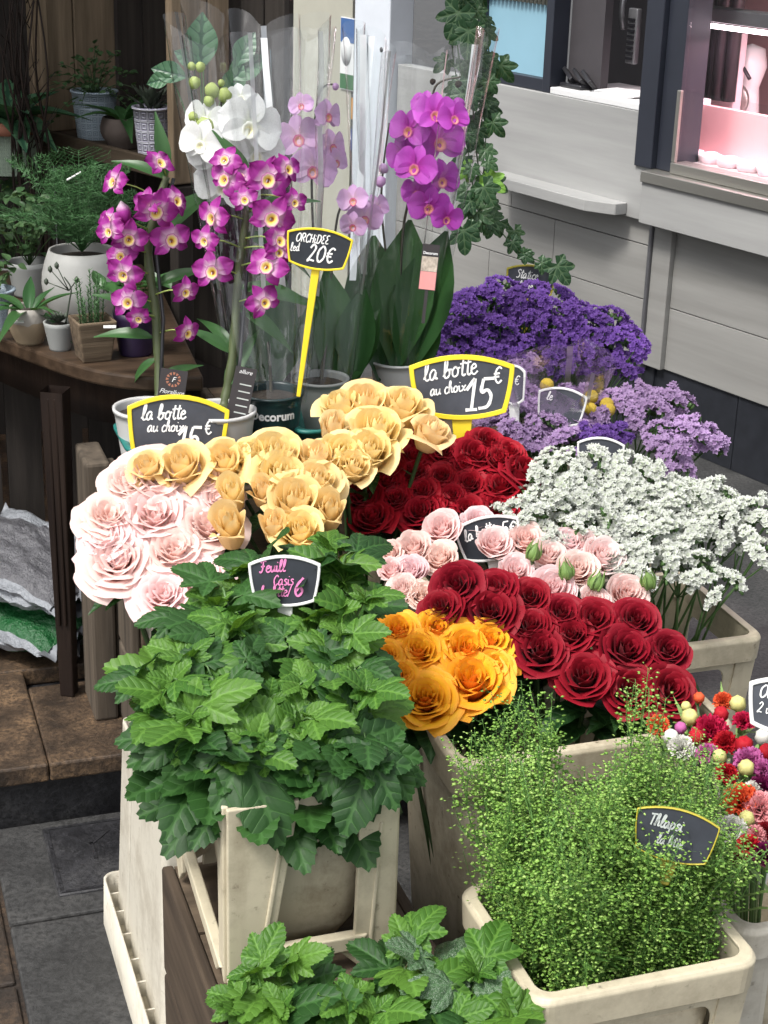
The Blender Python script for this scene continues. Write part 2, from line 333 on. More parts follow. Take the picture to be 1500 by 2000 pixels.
M['darkroom'] = plain('dark_interior', (0.05, 0.045, 0.05), 0.8)
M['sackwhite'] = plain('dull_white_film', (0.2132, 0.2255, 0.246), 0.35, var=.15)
M['soil'] = plain('soil', (0.03, 0.022, 0.016), 0.95, var=0.5, nscale=80, bumps=0.9)
M['potw'] = plain('white_pot', (0.516, 0.516, 0.5074), 0.4, var=0.04)
M['potg'] = plain('grey_pot', (0.258, 0.2666, 0.258), 0.6, var=0.08)
M['potd'] = plain('dark_green_pot', (0.012, 0.03, 0.032), 0.35)
M['terra'] = plain('terracotta', (0.32, 0.13, 0.08), 0.8)
M['film'] = clearfilm('cellophane', 0.045, 0.75, 0.07)
M['film2'] = clearfilm('thin_cellophane', 0.03, 0.6, 0.08)
M['glass'] = clearfilm('window_glass', 0.02, 0.2, 0.02)
M['streakfold'] = clearfilm('highlight_streak_fold', 0.6, 0.4, 0.35)  # far glossier than the film, so folds show as bright highlight streaks

# ------------------------------------------------------------------ ground
def stone(name, c1, c2, c3, rough=0.75, sc=3.0):
    m, N, L, B = newmat(name)
    f = noisen(N, L, sc, 9, rough=0.7); f2 = noisen(N, L, sc*14, 6, rough=0.7)
    col = ramp(N, L, f, [(0.38, c1), (0.5, c2), (0.64, c3)])
    col = mixc(N, L, ramp(N, L, f2, [(0.44, 0.0), (0.6, 0.85)]), col, [x*0.35 for x in c2])
    L.new(col, B.inputs['Base Color']); L.new(ramp(N, L, f, [(0.3, rough-0.25), (0.7, rough)]), B.inputs['Roughness'])
    bump(N, L, B, f2, 0.6, 0.004); return m
M['stonew'] = stone('brown_worn_stone', (0.0246, 0.01722, 0.0123), (0.082, 0.05248, 0.03116), (0.1968, 0.123, 0.0656), 0.7, 9)
M['stoneg'] = stone('grey_paving', (0.02296, 0.02296, 0.02296), (0.0369, 0.0369, 0.0369), (0.0533, 0.05248, 0.05084), 0.8, 6)
M['stoneb'] = stone('rusty_paving', (0.01476, 0.01066, 0.0082), (0.0369, 0.02378, 0.01476), (0.0738, 0.04592, 0.02624), 0.85, 7)
M['kerb'] = stone('dark_kerb_stone', (0.01312, 0.01312, 0.01476), (0.0246, 0.0246, 0.02788), (0.0451, 0.04428, 0.04592), 0.6, 7)
M['asphalt'] = stone('asphalt', (0.0287, 0.0287, 0.02952), (0.0492, 0.0492, 0.0492), (0.0697, 0.06888, 0.06724), 0.85, 9)
g = MB(); g.box(-60, 60, -60, 60, -0.5, -0.02, FD); tag(g.ob('ground', M['asphalt'], smooth=False), kind='structure')
g = MB(); g.box(0.62, 6, -2, 6, -0.019, 0.0, FD); tag(g.ob('street', M['asphalt'], smooth=False), kind='structure')
pv = tag(ob('pavement', None), kind='structure')
def slab(a0, a1, d0, d1, z0, z1, mat, parent, name='slab', g=0.004):
    b = MB(); b.box(a0+g, a1-g, d0+g, d1-g, z0, z1 + U(-0.001, 0.001), FD); return bev(b.ob(name, M[mat], parent, smooth=False), 0.004)
for i in range(4): slab(0.17, 0.60, 0.9+0.46*i, 1.36+0.46*i if i < 3 else 2.575, -0.02, 0.0, 'stoneg', pv)
for i in range(4):
    for j in range(2): slab(-0.75+0.46*j, -0.29+0.46*j, 0.84+0.43*i, 1.27+0.43*i, -0.02, -0.001, 'stoneb', pv)
b = MB(); b.box(-0.8, 0.6, 0.8, 2.57, -0.02, -0.008, FD); b.ob('joint_sand', M['stoneb'], pv, smooth=False)
# raised shop floor with a dark kerb
lf = tag(ob('shop_floor', None), kind='structure')
b = MB(); b.box(-1.4, 1.05, 2.592, 4.6, -0.02, 0.085, FD); b.ob('kerb_riser', M['kerb'], lf, smooth=False)
for (a0, a1, d0, d1) in ((-0.85,-0.2,2.56,2.98),(-0.2,0.28,2.56,2.93),(0.28,1.04,2.56,2.86),(-0.85,-0.1,2.98,3.5),(-0.1,0.45,2.93,3.5),(0.45,1.04,2.86,3.5),(-1.4,-0.3,3.5,4.6),(-0.3,1.04,3.5,4.6)):
    slab(a0, a1, d0, d1, 0.086, 0.12, 'stonew', lf, g=0.0008)
# embossed cover plate let into the paving
cp = thing('cover_plate', 'dark metal cover plate with raised marks set in the grey paving', 'cover plate', FDat(0.335, 2.44, 0.0))
b = MB(); b.box(-0.075, 0.075, -0.105, 0.105, -0.005, 0.004); bev(b.ob('plate', M['kerb'], cp), 0.003)
for (x, y, l, r) in ((-0.018, 0.05, 0.05, -0.8), (0.018, 0.05, 0.05, 0.8), (0.0, 0.01, 0.05, 1.57), (0, 0.098, 0.14, 0), (0, -0.098, 0.14, 0), (-0.068, 0, 0.19, 1.57), (0.068, 0, 0.19, 1.57)):
    b = MB(); b.box(-l/2, l/2, -0.003, 0.003, 0.0035, 0.0055); b.ob('raised_mark', M['kerb'], cp, TR((x, y, 0)) @ Matrix.Rotation(r, 4, 'Z'), smooth=False)

# ------------------------------------------------------------------ right-hand shop front (x right along the wall, y into it)
def wbox(name, x0, x1, y0, y1, z0, z1, mat, parent, bv=0.002):
    b = MB(); b.box(x0, x1, y0, y1, z0, z1); o = b.ob(name, M[mat], parent, smooth=False)
    if bv: bev(o, bv)
    return o
cnt = thing('shop_counter', 'pale grey wood-panelled shop counter front with a small ledge', 'counter', FWALL)
for (z0, z1, cuts) in ((0.225, 0.413, (-1.95, -1.3, -0.54)), (0.416, 0.573, (-1.95, -1.62, -0.98, -0.54)), (0.576, 0.645, (-1.95, -1.2, -0.54))):
    for x0, x1 in zip(cuts, cuts[1:]): wbox('board', x0+0.001, x1-0.001, 0.0, 0.03, z0, z1, 'lam2', cnt, 0.001)
wbox('backing', -1.95, -0.5, 0.031, 0.05, 0.0, 0.95, 'black', cnt, 0)
wbox('upper_panel', -1.42, -0.552, -0.022, 0.03, 0.648, 0.952, 'lam', cnt)
wbox('upper_panel', -1.83, -1.423, -0.018, 0.03, 0.648, 0.952, 'lam', cnt)
b = MB(); ol = [(-1.214, 0.0), (-1.195, -0.085), (-0.73, -0.085), (-0.637, -0.045), (-0.637, 0.0)]
ol = [(x, y - 0.0225) for x, y in ol]
n = len(ol); b.add([(x, y, 0.655) for x, y in ol] + [(x, y, 0.688) for x, y in ol], [tuple(range(n)), tuple(range(n, 2*n))[::-1]] + [(i, i+n, (i+1) % n + n, (i+1) % n) for i in range(n)])
bev(b.ob('ledge', M['lam'], cnt, smooth=False), 0.002)
wbox('corner_trim', -0.548, -0.536, -0.012, 0.02, 0.20, 0.647, 'grey', cnt)
for i in range(5): wbox('plinth_tile', -1.95+0.29*i+0.001, -1.95+0.29*(i+1)-0.001, 0.012, 0.03, 0.0, 0.222, 'blackt', cnt)
cn2 = thing('display_counter', 'pale grey counter with steel sill under the pink lit window', 'counter', FWALL)
for (z0, z1, cuts) in ((0.225, 0.408, (-0.46, 0.9)), (0.411, 0.65, (-0.46, 0.3, 0.9))):
    for x0, x1 in zip(cuts, cuts[1:]): wbox('board', x0+0.001, x1-0.001, 0.012, 0.04, z0, z1, 'lam2', cn2, 0.001)
wbox('corner_board', -0.535, -0.4615, -0.004, 0.04, 0.223, 0.65, 'lam2', cn2)
wbox('front_panel', -0.545, 0.9, -0.06, 0.03, 0.651, 0.768, 'lam', cn2)
wbox('sill', -0.545, 0.9, -0.068, 0.10, 0.7685, 0.80, 'steel', cn2)
for i in range(4): wbox('plinth_tile', -0.535+0.37*i+0.001, -0.535+0.37*(i+1)-0.001, 0.02, 0.04, 0.0, 0.222, 'blackt', cn2)
# dark aluminium frames
wf = thing('window_frame', 'dark aluminium window frame between the blue pane and the pink window', 'window frame', FWALL)
wbox('post', -0.615, -0.545, -0.03, 0.06, 0.801, 2.0, 'alu', wf); wbox('post', -0.543, -0.47, -0.012, 0.08, 0.801, 2.0, 'alu', wf)
wbox('post', -1.065, -1.03, -0.015, 0.05, 0.953, 2.0, 'alu', wf); wbox('post', -1.46, -1.38, -0.015, 0.05, 0.953, 2.0, 'alu', wf)
wbox('rail', -1.379, -1.066, -0.012, 0.05, 0.953, 0.99, 'alu', wf)
wbox('pane', -1.379, -1.066, 0.012, 0.018, 0.991, 2.0, 'bluepane', wf, 0)
for i in range(16):
    b = MB(); b.tube([(-1.37+0.0195*i, 0.003, 1.205), (-1.37+0.0195*i, 0.003, 1.6)], 0.0085, n=8); b.ob('blind_slat', M['beige'], wf)
# inside of the kiosk
rm = tag(ob('kiosk_interior', None, None, FWALL), kind='structure')
wbox('back_wall', -2.0, -0.45, 0.9, 0.92, 0.0, 2.0, 'darkroom', rm, 0); b = MB(); b.add([(-0.56, .085, 0.05), (-1.32, .895, 0.05), (-1.32, .895, 2.0), (-0.56, .085, 2.0), (-0.54, .085, 0.05), (-1.30, .895, 0.05), (-1.30, .895, 2.0), (-0.54, .085, 2.0)], [(0,1,2,3),(5,4,7,6),(0,4,5,1),(3,2,6,7)]); b.ob('partition', M['darkroom'], rm, smooth=False)
wbox('roof_panel', -2.0, 1.4, 0.0, 1.3, 2.001, 2.03, 'darkroom', rm, 0); wbox('floor_panel', -2.0, -0.5, 0.06, 0.9, 0.02, 0.05, 'darkroom', rm, 0)
wbox('partition', -1.029, -0.88, 0.055, 0.085, 0.96, 2.0, 'darkroom', rm, 0)
for i in range(6):
    b = MB(); b.tube([(-0.80+0.034*i, 0.33+0.012*(i % 2), 0.96), (-0.80+0.034*i, 0.33+0.012*(i % 2), 2.0)], 0.021, n=10); b.ob('curtain_fold', M['black'], rm)
wbox('till_counter', -1.02, -0.618, -0.02, 0.26, 0.953, 0.972, 'paper', rm)
tm = thing('card_reader', 'black card reader and holder on the white till counter', 'card reader', FWALL @ TR((-0.965, 0.06, 0.9725)))
b = MB(); b.box(-0.05, 0.05, -0.05, 0.05, 0, 0.014); bev(b.ob('base', M['black'], tm), 0.004)
for x in (-0.03, 0.015, 0.055):
    b = MB(); b.box(-0.035, 0.035, -0.006, 0.006, 0, 0.05); bev(b.ob('holder_flap', M['black'], tm, TR((x, 0.0, 0.012)) @ Matrix.Rotation(0.9, 4, 'X') @ Matrix.Rotation(-0.5, 4, 'Z'), smooth=False), 0.002)
pp = thing('paper_stack', 'white paper slips lying beside the black card reader', 'papers', FWALL @ TR((-0.80, 0.07, 0.9725)))
for i in range(3):
    b = MB(); b.box(-0.085, 0.085, -0.045, 0.045, 0, 0.003); b.ob('sheet', M['paper'], pp, TR((0.01*i, 0.006*i, 0.0035*i)) @ Matrix.Rotation(0.12*i-0.1, 4, 'Z'), smooth=False)
ph = thing('wall_telephone', 'small dark telephone set on the wall strip behind the till', 'telephone', FWALL @ TR((-0.865, 0.16, 1.05)))
b = MB(); b.box(-0.02, 0.02, -0.01, 0.01, 0, 0.16); bev(b.ob('body', M['grey'], ph), 0.004)
for i in range(8): b = MB(); b.box(-0.014, 0.014, -0.014, -0.009, 0.012+0.016*i, 0.02+0.016*i); b.ob('key_row', M['black'], ph, smooth=False)
b = MB(); b.tube(spline([(-0.03, -0.015, 0.10), (-0.024, -0.03, 0.13), (-0.026, -0.03, 0.17), (-0.03, -0.015, 0.2)], 4), 0.009, n=8); b.ob('handset', M['grey'], ph)
def textmesh(s, size, mat, name='lettering', shear=0.0, bold=0.0):
    c = bpy.data.curves.new('txt', 'FONT'); c.body = s; c.size = size; c.shear = shear; c.offset = bold; c.extrude = 0.0004; c.align_x = 'CENTER'; c.align_y = 'CENTER'; c.resolution_u = 3
    o = bpy.data.objects.new('txt', c); COL.objects.link(o); bpy.context.view_layer.update()
    m = bpy.data.meshes.new_from_object(o.evaluated_get(bpy.context.evaluated_depsgraph_get())); bpy.data.objects.remove(o); m.materials.clear(); m.materials.append(mat); m.name = name; return m
VTX = Matrix.Rotation(PI/2, 4, 'X')      # text plane xy -> xz
# pink lit display behind glass
M['pinkp'] = plain('pink_board', (0.70, 0.42, 0.42), 0.5, var=0.06, nscale=6)
M['pinkl'] = plain('pale_pink_paper', (0.80, 0.66, 0.68), 0.6, var=0.05)
dc = thing('display_case', 'glazed display case glowing pink at the right edge', 'display case', FWALL)
wbox('bottom_rail', -0.468, 0.9, -0.03, 0.03, 0.801, 0.832, 'steel', dc); wbox('glass_pane', -0.469, 0.9, 0.0, 0.004, 0.833, 2.0, 'glass', dc, 0)
wbox('low_glass', -0.455, 0.9, -0.024, -0.02, 0.833, 1.03, 'glass', dc, 0); wbox('side_post', -0.469, -0.455, -0.028, -0.016, 0.833, 1.03, 'steel', dc)
def wp(u, v, y):
    o = FWALL.inverted() @ CAMP; d = FWALL.inverted().to_3x3() @ ray(u, v); q = o+d*((y-o.y)/d.y); return q.x, q.z
wbox('case_floor', -1.2, 0.9, 0.031, 0.9, 0.80, 0.825, 'pinkl', dc); wbox('back_board', -1.29, 0.9, 0.88, 0.9, 0.826, 2.0, 'pinkp', dc, 0)
x0, z1 = wp(1337, 197, .22); wbox('pink_divider', x0, 0.9, .22, .235, .826, z1, 'pinkp', dc)
x0, z1 = wp(1352, 58, .40); x1, _ = wp(1388, 58, .40); wbox('dark_column', x0, x1, .40, .46, .826, z1, 'grey', dc)
x0, z0 = wp(1348, 45, .20); wbox('lamp_housing', x0, 0.9, .19, .26, z0+.012, z0+.05, 'grey', dc)
b = MB(); b.tube([(x0, .20, z0), (0.8, .20, z0)], 0.007, n=8); b.ob('lamp_tube', emit('pink_lamp_tube', (1.0, 0.80, 0.86), 8), dc)
ld = bpy.data.lights.new('case_lamp', 'AREA'); ld.energy = 6; ld.color = (1.0, 0.60, 0.70); ld.shape = 'RECTANGLE'; ld.size = 1.2; ld.size_y = 0.05
lo = bpy.data.objects.new('case_lamp', ld); COL.objects.link(lo); lo.parent = dc; lo.matrix_local = TR((-.1, .20, z0-.02))
x0, z1 = wp(1392, 58, .36); x1, _ = wp(1446, 58, .36)
bx = thing('printed_box', 'pale pink box with small script print inside the lit window', 'box', FWALL @ TR(((x0+x1)/2, .36, .826))); hw = (x1-x0)/2; hh = z1-.826
b = MB(); b.box(-hw, hw, 0, .035, 0, hh); bev(b.ob('carton', M['pinkl'], bx), 0.002)
for i in range(7):
    b = MB()
    for j in range(3): b.box(-hw*.8+hw*.6*j+.006*(i % 2), -hw*.55+hw*.6*j+.006*(i % 2), -.0012, -.0004, hh*(.25+.1*i), hh*(.25+.1*i)+.002)
    b.ob('printed_line', M['pinkp'], bx, smooth=False)
ob('lettering', textmesh('Mes dam', .026, M['greypen'], shear=.3), bx, TR((0, -.002, hh*.62)) @ VTX)
for i in range(5):
    x_, z_ = wp(1345+38*i, 312+4*i, .09)
    t_ = thing('meat_tray', ['pale wrapped tray nearest the case corner', 'second wrapped tray from the case corner', 'middle wrapped tray in the pink case', 'fourth wrapped tray from the case corner', 'wrapped tray at the right image edge of the case'][i], 'tray', FWALL @ TR((x_, .10, .826)), 'trays in the display case')
    b = MB(); b.lathe([(0.0, 0.0), (0.03, 0.0), (0.038, 0.02), (0.035, 0.022), (0.0, 0.014)], 14, wob=lambda a, z: 0.12*math.cos(4*a)); b.ob('dish', M['pinkl'], t_, Matrix.Rotation(0.4*i, 4, 'Z'))
    b = MB(); b.lathe([(0.0, 0.032), (0.02, 0.028), (0.03, 0.016)], 12, wob=lambda a, z: 0.15*math.sin(3*a+z*90)); b.ob('contents', M['pinkl'], t_)
x0, z1 = wp(1470, 85, .46)
mc = thing('slicing_machine', 'pale slicing machine standing in the pink lit window', 'machine', FWALL @ TR((x0, .46, .826)) @ SCL((z1-.826)/.44))
b = MB(); b.lathe([(0.0, 0), (0.07, 0), (0.065, 0.1), (0.05, 0.25), (0.075, 0.34), (0.06, 0.42), (0, 0.44)], 16); b.ob('body', M['whitep'], mc)
b = MB(); b.tube(spline([(-0.05, -0.1, 0.48), (0.0, -0.1, 0.40), (0.10, -0.1, 0.30)], 5), 0.009, n=8); b.ob('arm', M['black'], mc)
b = MB(); b.lathe([(0.0, 0.012), (0.06, 0.0), (0.07, -0.012), (0.0, -0.015)], 18, Matrix.Rotation(PI/2, 4, 'X')); b.ob('blade', M['steel'], mc, TR((0.02, -0.09, 0.2)))
# white post, beige wall, dark door strip with poster and stickers
wp = thing('white_post', 'white painted steel post behind the orchids with a dark screw hole', 'post', FWALL @ TR((-1.95, 0, 0)))
wbox('upright', -0.105, 0.11, -0.05, 0.05, 0, 2.2, 'whitepost', wp, 0.004); wbox('edge_strip', -0.122, -0.106, -0.04, 0.03, 0, 2.2, 'grey', wp)
b = MB(); b.tube([(0.065, -0.0515, 0.995), (0.065, -0.048, 0.995)], 0.009, n=12); b.ob('screw_hole', M['black'], wp)
bwl = thing('beige_wall', 'plain beige wall panel between the dark crates and the white post', 'wall', FWALL); wbox('wall_panel', -3.4, -2.145, 0.0, 0.05, 0, 2.2, 'beige', bwl)
dd = thing('glazed_door', 'dark glazed door strip left of the white post', 'door', FWALL); wbox('leaf', -2.144, -2.075, 0.01, 0.05, 0, 2.2, 'alu', dd)
po = thing('poster', 'small blue, white and green poster by the white post', 'poster', FWALL @ TR((-2.125, -0.006, 0.825)))
wbox('sheet', -0.085, 0.075, 0, 0.004, 0, 0.25, 'paper', po, 0)
def flat(name, x0, x1, z0, z1, c, parent, y=-0.0015, M_=None): 
    b = MB(); b.box(x0, x1, y, y+0.001, z0, z1); return b.ob(name, plain(name+'_ink', c, 0.5, var=0.05), parent, smooth=False)
flat('sky_print', -0.082, 0.072, 0.165, 0.247, (0.03, 0.10, 0.28), po); flat('lawn_print', -0.082, 0.072, 0.003, 0.055, (0.02, 0.12, 0.03), po)
for x in (-0.045, 0.035):
    b = MB(); b.lathe([(0.0, 0), (0.033, 0), (0.033, 0.0012), (0, 0.0012)], 16, Matrix.Rotation(PI/2, 4, 'X') @ SCL((1, 1.5, 1))); b.ob('figure_print', M['paper'], po, TR((x, -0.001, 0.135)))
M['navy'] = plain('navy_ink', (0.02, 0.05, 0.2), 0.5); M['amber'] = plain('amber_ink', (0.55, 0.26, 0.05), 0.5)
for k, (zz, c) in enumerate(((0.715, 'amber'), (0.605, 'navy'))):
    st = thing('card_sticker', ['payment card sticker with amber square, upper of two', 'payment card sticker with navy square, lower of two'][k], 'sticker', FWALL @ TR((-2.10, 0.004, zz)), 'payment stickers')
    wbox('backing', -0.11, 0.045, 0, 0.003, 0, 0.095, 'alu', st, 0); wbox('card_print', -0.02, 0.04, -0.0015, -0.0002, 0.015, 0.08, 'paper', st, 0); wbox('colour_square', -0.10, -0.03, -0.0015, -0.0002, 0.01, 0.085, c, st, 0)
    ob('lettering', textmesh('VISA', 0.036, M['navy'], bold=0.001), st, TR((0.012, -0.002, 0.048)) @ VTX)

# ------------------------------------------------------------------ dark back of the flower shop (left)
bk = thing('plank_wall', 'dark plank wall behind the plant shelves', 'wall', FD)
for i in range(16): 
    b = MB(); b.box(-1.35+0.16*i+0.003, -1.35+0.16*(i+1)-0.003, 4.35+U(0, 0.008), 4.39, 0.12, 2.3); b.ob('plank', M['woodk'], bk, smooth=False)
b = MB(); b.box(-1.40, -1.36, 2.65, 4.4, 0.12, 2.3); tag(b.ob('unseen_shade_wall', M['woodk'], None, FD, smooth=False), 'unseen dark wooden wall at far left, added to shade the shelves', 'wall')  # out-of-view wall added to keep light off the left shelves
b = MB(); b.box(-1.4, 0.90, 3.2, 4.4, 2.05, 2.1); tag(b.ob('unseen_shade_ceiling', M['woodk'], None, FD, smooth=False), kind='structure')  # unseen ceiling added to darken the shelf corner

# ------------------------------------------------------------------ leaf and petal meshes
def grid(nu, nt, fn):
    V = []; T = []; UVs = []
    for j in range(nt):
        t = j/(nt-1)
        for i in range(nu):
            s = -1 + 2*i/(nu-1); p, tv = fn(s, t); V.append(Vector(p)); T.append(tv); UVs.append((s*0.5, t))
    F = [(j*nu+i, j*nu+i+1, (j+1)*nu+i+1, (j+1)*nu+i) for j in range(nt-1) for i in range(nu-1)]
    return V, F, T, UVs
def rose_petal(phi, rt, zt, zb, wid, curl, ruf, rb, p=0.55, seed=0, point=0.0, inward=0.0, nu=7, nt=7):
    sd = seed*1.7
    def f(s, t):
        w = wid*(0.30+0.70*min(1, t*1.7)**0.8)
        round_ = math.sqrt(max(0.0, 1-(max(0, t-0.5)/0.5)**2*0.5))
        te = t*(1 - 0.24*abs(s)**2.6*(1-min(0.6, point*2)))
        r = rb + (rt-rb)*te**p; z = zb + (zt-zb)*te
        k = max(0, (t-0.62)/0.38); k2 = k*k
        r += curl*k2*(1+0.5*abs(s)); z -= curl*0.75*k2*k
        r -= inward*k2
        z += point*k2*(1-abs(s))*0.5
        n1 = noise.noise(Vector((s*1.6+sd, t*1.4, sd*3.1)))
        r += ruf*n1*t; z += ruf*0.7*noise.noise(Vector((s*2.3+sd, 7+sd, t)))*t
        a = phi + s*w*round_ + 0.12*n1*ruf*4
        r += 0.02*rt*s*(1 if seed % 2 else -1)
        return (r*math.cos(a), r*math.sin(a), z), t
    return grid(nu, nt, f)
KIND = {
 # petal counts, then top radius, top height, rim curl and angular half-width from the heart (q=0) to the outside (q=1)
 'red':    dict(ni=22, no=10, rt=lambda q: 0.04+0.92*q, zt=lambda q: 0.92-0.05*q-0.36*q**2.4, curl=lambda q: 0.045+0.11*q, wid=lambda q: 1.35-0.35*q, ruf=0.035, zb=-0.25, p=0.42, pt=0.0, inw=0.04),
 'garden': dict(ni=26, no=13, rt=lambda q: 0.06+1.0*q**0.85, zt=lambda q: 0.60+0.08*math.sin(PI*min(1,q*1.3))-0.34*q**2.2, curl=lambda q: 0.06+0.17*q*q, wid=lambda q: 1.10-0.25*q, ruf=0.06, zb=-0.25, p=0.48, pt=0.0, inw=0.03),
 'peach':  dict(ni=11, no=9, rt=lambda q: 0.10+0.66*q, zt=lambda q: 1.15-0.06*q-0.30*q**2.6, curl=lambda q: 0.02+0.26*q**2.5, wid=lambda q: 1.50-0.35*q, ruf=0.03, zb=-0.35, p=0.36, pt=0.04, inw=0.10),
 'bud':    dict(ni=6, no=6, rt=lambda q: 0.10+0.42*q, zt=lambda q: 1.30-0.10*q-0.12*q**3, curl=lambda q: 0.14*q**3, wid=lambda q: 1.5-0.35*q, ruf=0.03, zb=-0.45, p=0.28, pt=0.06, inw=0.12),
 'orange': dict(ni=17, no=11, rt=lambda q: 0.05+0.95*q, zt=lambda q: 0.86-0.04*q-0.42*q**2.2, curl=lambda q: 0.05+0.20*q*q, wid=lambda q: 1.40-0.35*q, ruf=0.06, zb=-0.28, p=0.45, pt=0.10, inw=0.05),
 'spray':  dict(ni=24, no=9, rt=lambda q: 0.05+0.90*q, zt=lambda q: 0.88-0.36*q**2.4, curl=lambda q: 0.03+0.09*q, wid=lambda q: 1.15-0.25*q, ruf=0.06, zb=-0.35, p=0.36, pt=0.0, inw=0.05),
}
def make_rose(kind, mat, seed):
    random.seed(seed); K = KIND[kind]; n = K['ni']+K['no']; inner = ([], [], [], []); outer = []
    for i in range(n):
        q = (i+0.4)/n; phi = i*2.39996+U(-0.25, 0.25)
        g = rose_petal(phi, K['rt'](q)*U(0.95, 1.05), K['zt'](q)*U(0.96, 1.04), K['zb']+0.12*(1-q), K['wid'](q)*U(0.9, 1.1), K['curl'](q)*U(0.6, 1.4), K['ruf'], 0.05+0.12*q, K['p'], seed*31+i, K['pt']*q*U(0.3, 1.3), inward=K['inw']*(1-q), nu=9 if i >= K['ni'] else 8, nt=7)
        if i < K['ni']:
            o = len(inner[0]); inner[0].extend(g[0]); inner[1].extend(tuple(k+o for k in f) for f in g[1]); inner[2].extend(g[2])
        else: outer.append(mesh('petal', g[0], g[1], mat, True, {'t': g[2]}))
    c = mesh('bloom_centre', inner[0], inner[1], mat, True, {'t': inner[2]})
    return c, outer
ROSES = {}
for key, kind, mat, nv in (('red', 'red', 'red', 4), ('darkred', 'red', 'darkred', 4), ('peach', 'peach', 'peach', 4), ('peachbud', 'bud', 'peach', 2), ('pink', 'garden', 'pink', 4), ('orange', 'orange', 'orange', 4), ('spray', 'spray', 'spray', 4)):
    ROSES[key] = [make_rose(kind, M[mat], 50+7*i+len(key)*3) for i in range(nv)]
def leaf_simple(L=1.0, wd=0.3, droop=0.25, fold=0.15, tip=1.0, seed=0, teeth=0, nt=9, wmax=0.42, mat=None, wave=0.0):
    """pointed blade along +y with folded halves"""
    V = []; UVs = []; F = []
    for j in range(nt):
        t = j/(nt-1); w = wd*(math.sin(PI*min(1, t**(0.69/ -math.log(wmax) if wmax != 0.5 else 1))) if 0 < t < 1 else 0.015)
        w = max(w, 0.012)
        if teeth and 0 < j < nt-1: w *= 1.06 if j % 2 else 0.94
        zc = droop*(-(t**2)) + wave*math.sin(t*9+seed)
        for s in (-1, -0.5, 0, 0.5, 1):
            V.append(Vector((s*w*L, t*L, (zc + abs(s)*w*fold*1.6 + wave*0.6*math.sin(t*13+s*2+seed))*L))); UVs.append((s*w, t))
    for j in range(nt-1):
        for i in range(4): F.append((j*5+i, j*5+i+1, (j+1)*5+i+1, (j+1)*5+i))
    return mesh('leaf', V, F, mat, True, None, UVs)
def leaf_lobed(lobes, teeth, droop, fold, seed, mat, n=56, base=0.16, ex=0.62):
    """palmate blade: lobes = [(angle from +y, length, width)], toothed edge, raised fields between ribs"""
    random.seed(seed); pts = []
    for k in range(n+1):
        a = -2.75 + 5.5*k/n; r = base
        for (la, ll, lw) in lobes:
            x = (a-la)/lw; r = max(r, ll*(max(0, 1-abs(x)**1.25))**ex if abs(x) < 1 else 0)
        if teeth: r *= 1 + teeth*(1 if k % 2 else -1)*(0.6+0.6*rnd())
        pts.append((a, r))
    rings = (0.0, 0.45, 0.8, 1.0); V = [Vector((0, 0, 0))]; UVs = [(0, 0)]; F = []
    for ri, f in enumerate(rings[1:]):
        for (a, r) in pts:
            rr = r*f; near = min(abs(a-la)/lw for (la, ll, lw) in lobes)
            x, y = rr*math.sin(a), rr*math.cos(a)
            z = fold*rr*min(1, near) - droop*rr*rr + 0.05*noise.noise(Vector((x*3+seed, y*3, seed)))
            V.append(Vector((x, y, z)))
            la = min(lobes, key=lambda l: abs(a-l[0]))[0]      # blade coordinates measured along the nearest rib
            UVs.append((rr*math.sin(a-la), rr*math.cos(a-la)))
    m = n+1
    for k in range(n): F.append((0, 1+k+1, 1+k))
    for ri in range(2):
        o = 1+ri*m; o2 = o+m
        for k in range(n): F.append((o+k, o+k+1, o2+k+1, o2+k))
    return mesh('leaf', V, F, mat, True, None, UVs)
CL = [(0, 1.12, 1.05), (0.85, 0.82, 0.85), (-0.85, 0.82, 0.85), (1.8, 0.60, 1.0), (-1.8, 0.60, 1.0)]
CLM = {}
for key in ('cassis', 'cassisy', 'cassisp'):
    CLM[key] = [leaf_lobed([(a, l*U(0.92, 1.08), w) for a, l, w in CL], 0.026, dr, fo, 90+i*3, M[key], 100, 0.3, 0.85) for i, (dr, fo) in enumerate(((0.25, 0.16), (0.45, 0.22), (0.1, 0.30), (0.6, 0.12), (0.3, 0.35)))]
IV = [(0, 1.0, 0.78), (0.95, 0.82, 0.70), (-0.95, 0.82, 0.70), (1.95, 0.62, 0.85), (-1.95, 0.62, 0.85)]
IVM = {k: [leaf_lobed(IV, 0.0, dr, 0.12, 130+i, M[k], 40, 0.46) for i, dr in enumerate((0.1, 0.25, 0.4))] for k in ('ivy', 'ivyy')}
RLM = [leaf_simple(1, 0.30, 0.3+0.15*i, 0.25, seed=i, teeth=1, nt=13, mat=M['rleaf']) for i in range(3)]
def sub(seq, f):            # piecewise-linear lookup [(x, y)] 
    seq = sorted(seq)
    if f <= seq[0][0]: return seq[0][1]
    for (x0, y0), (x1, y1) in zip(seq, seq[1:]):
        if f <= x1: return y0+(y1-y0)*(f-x0)/(x1-x0)
    return seq[-1][1]
ORD = ['first', 'second', 'third', 'fourth', 'fifth', 'sixth', 'seventh', 'eighth', 'ninth', 'tenth', 'eleventh', 'twelfth']
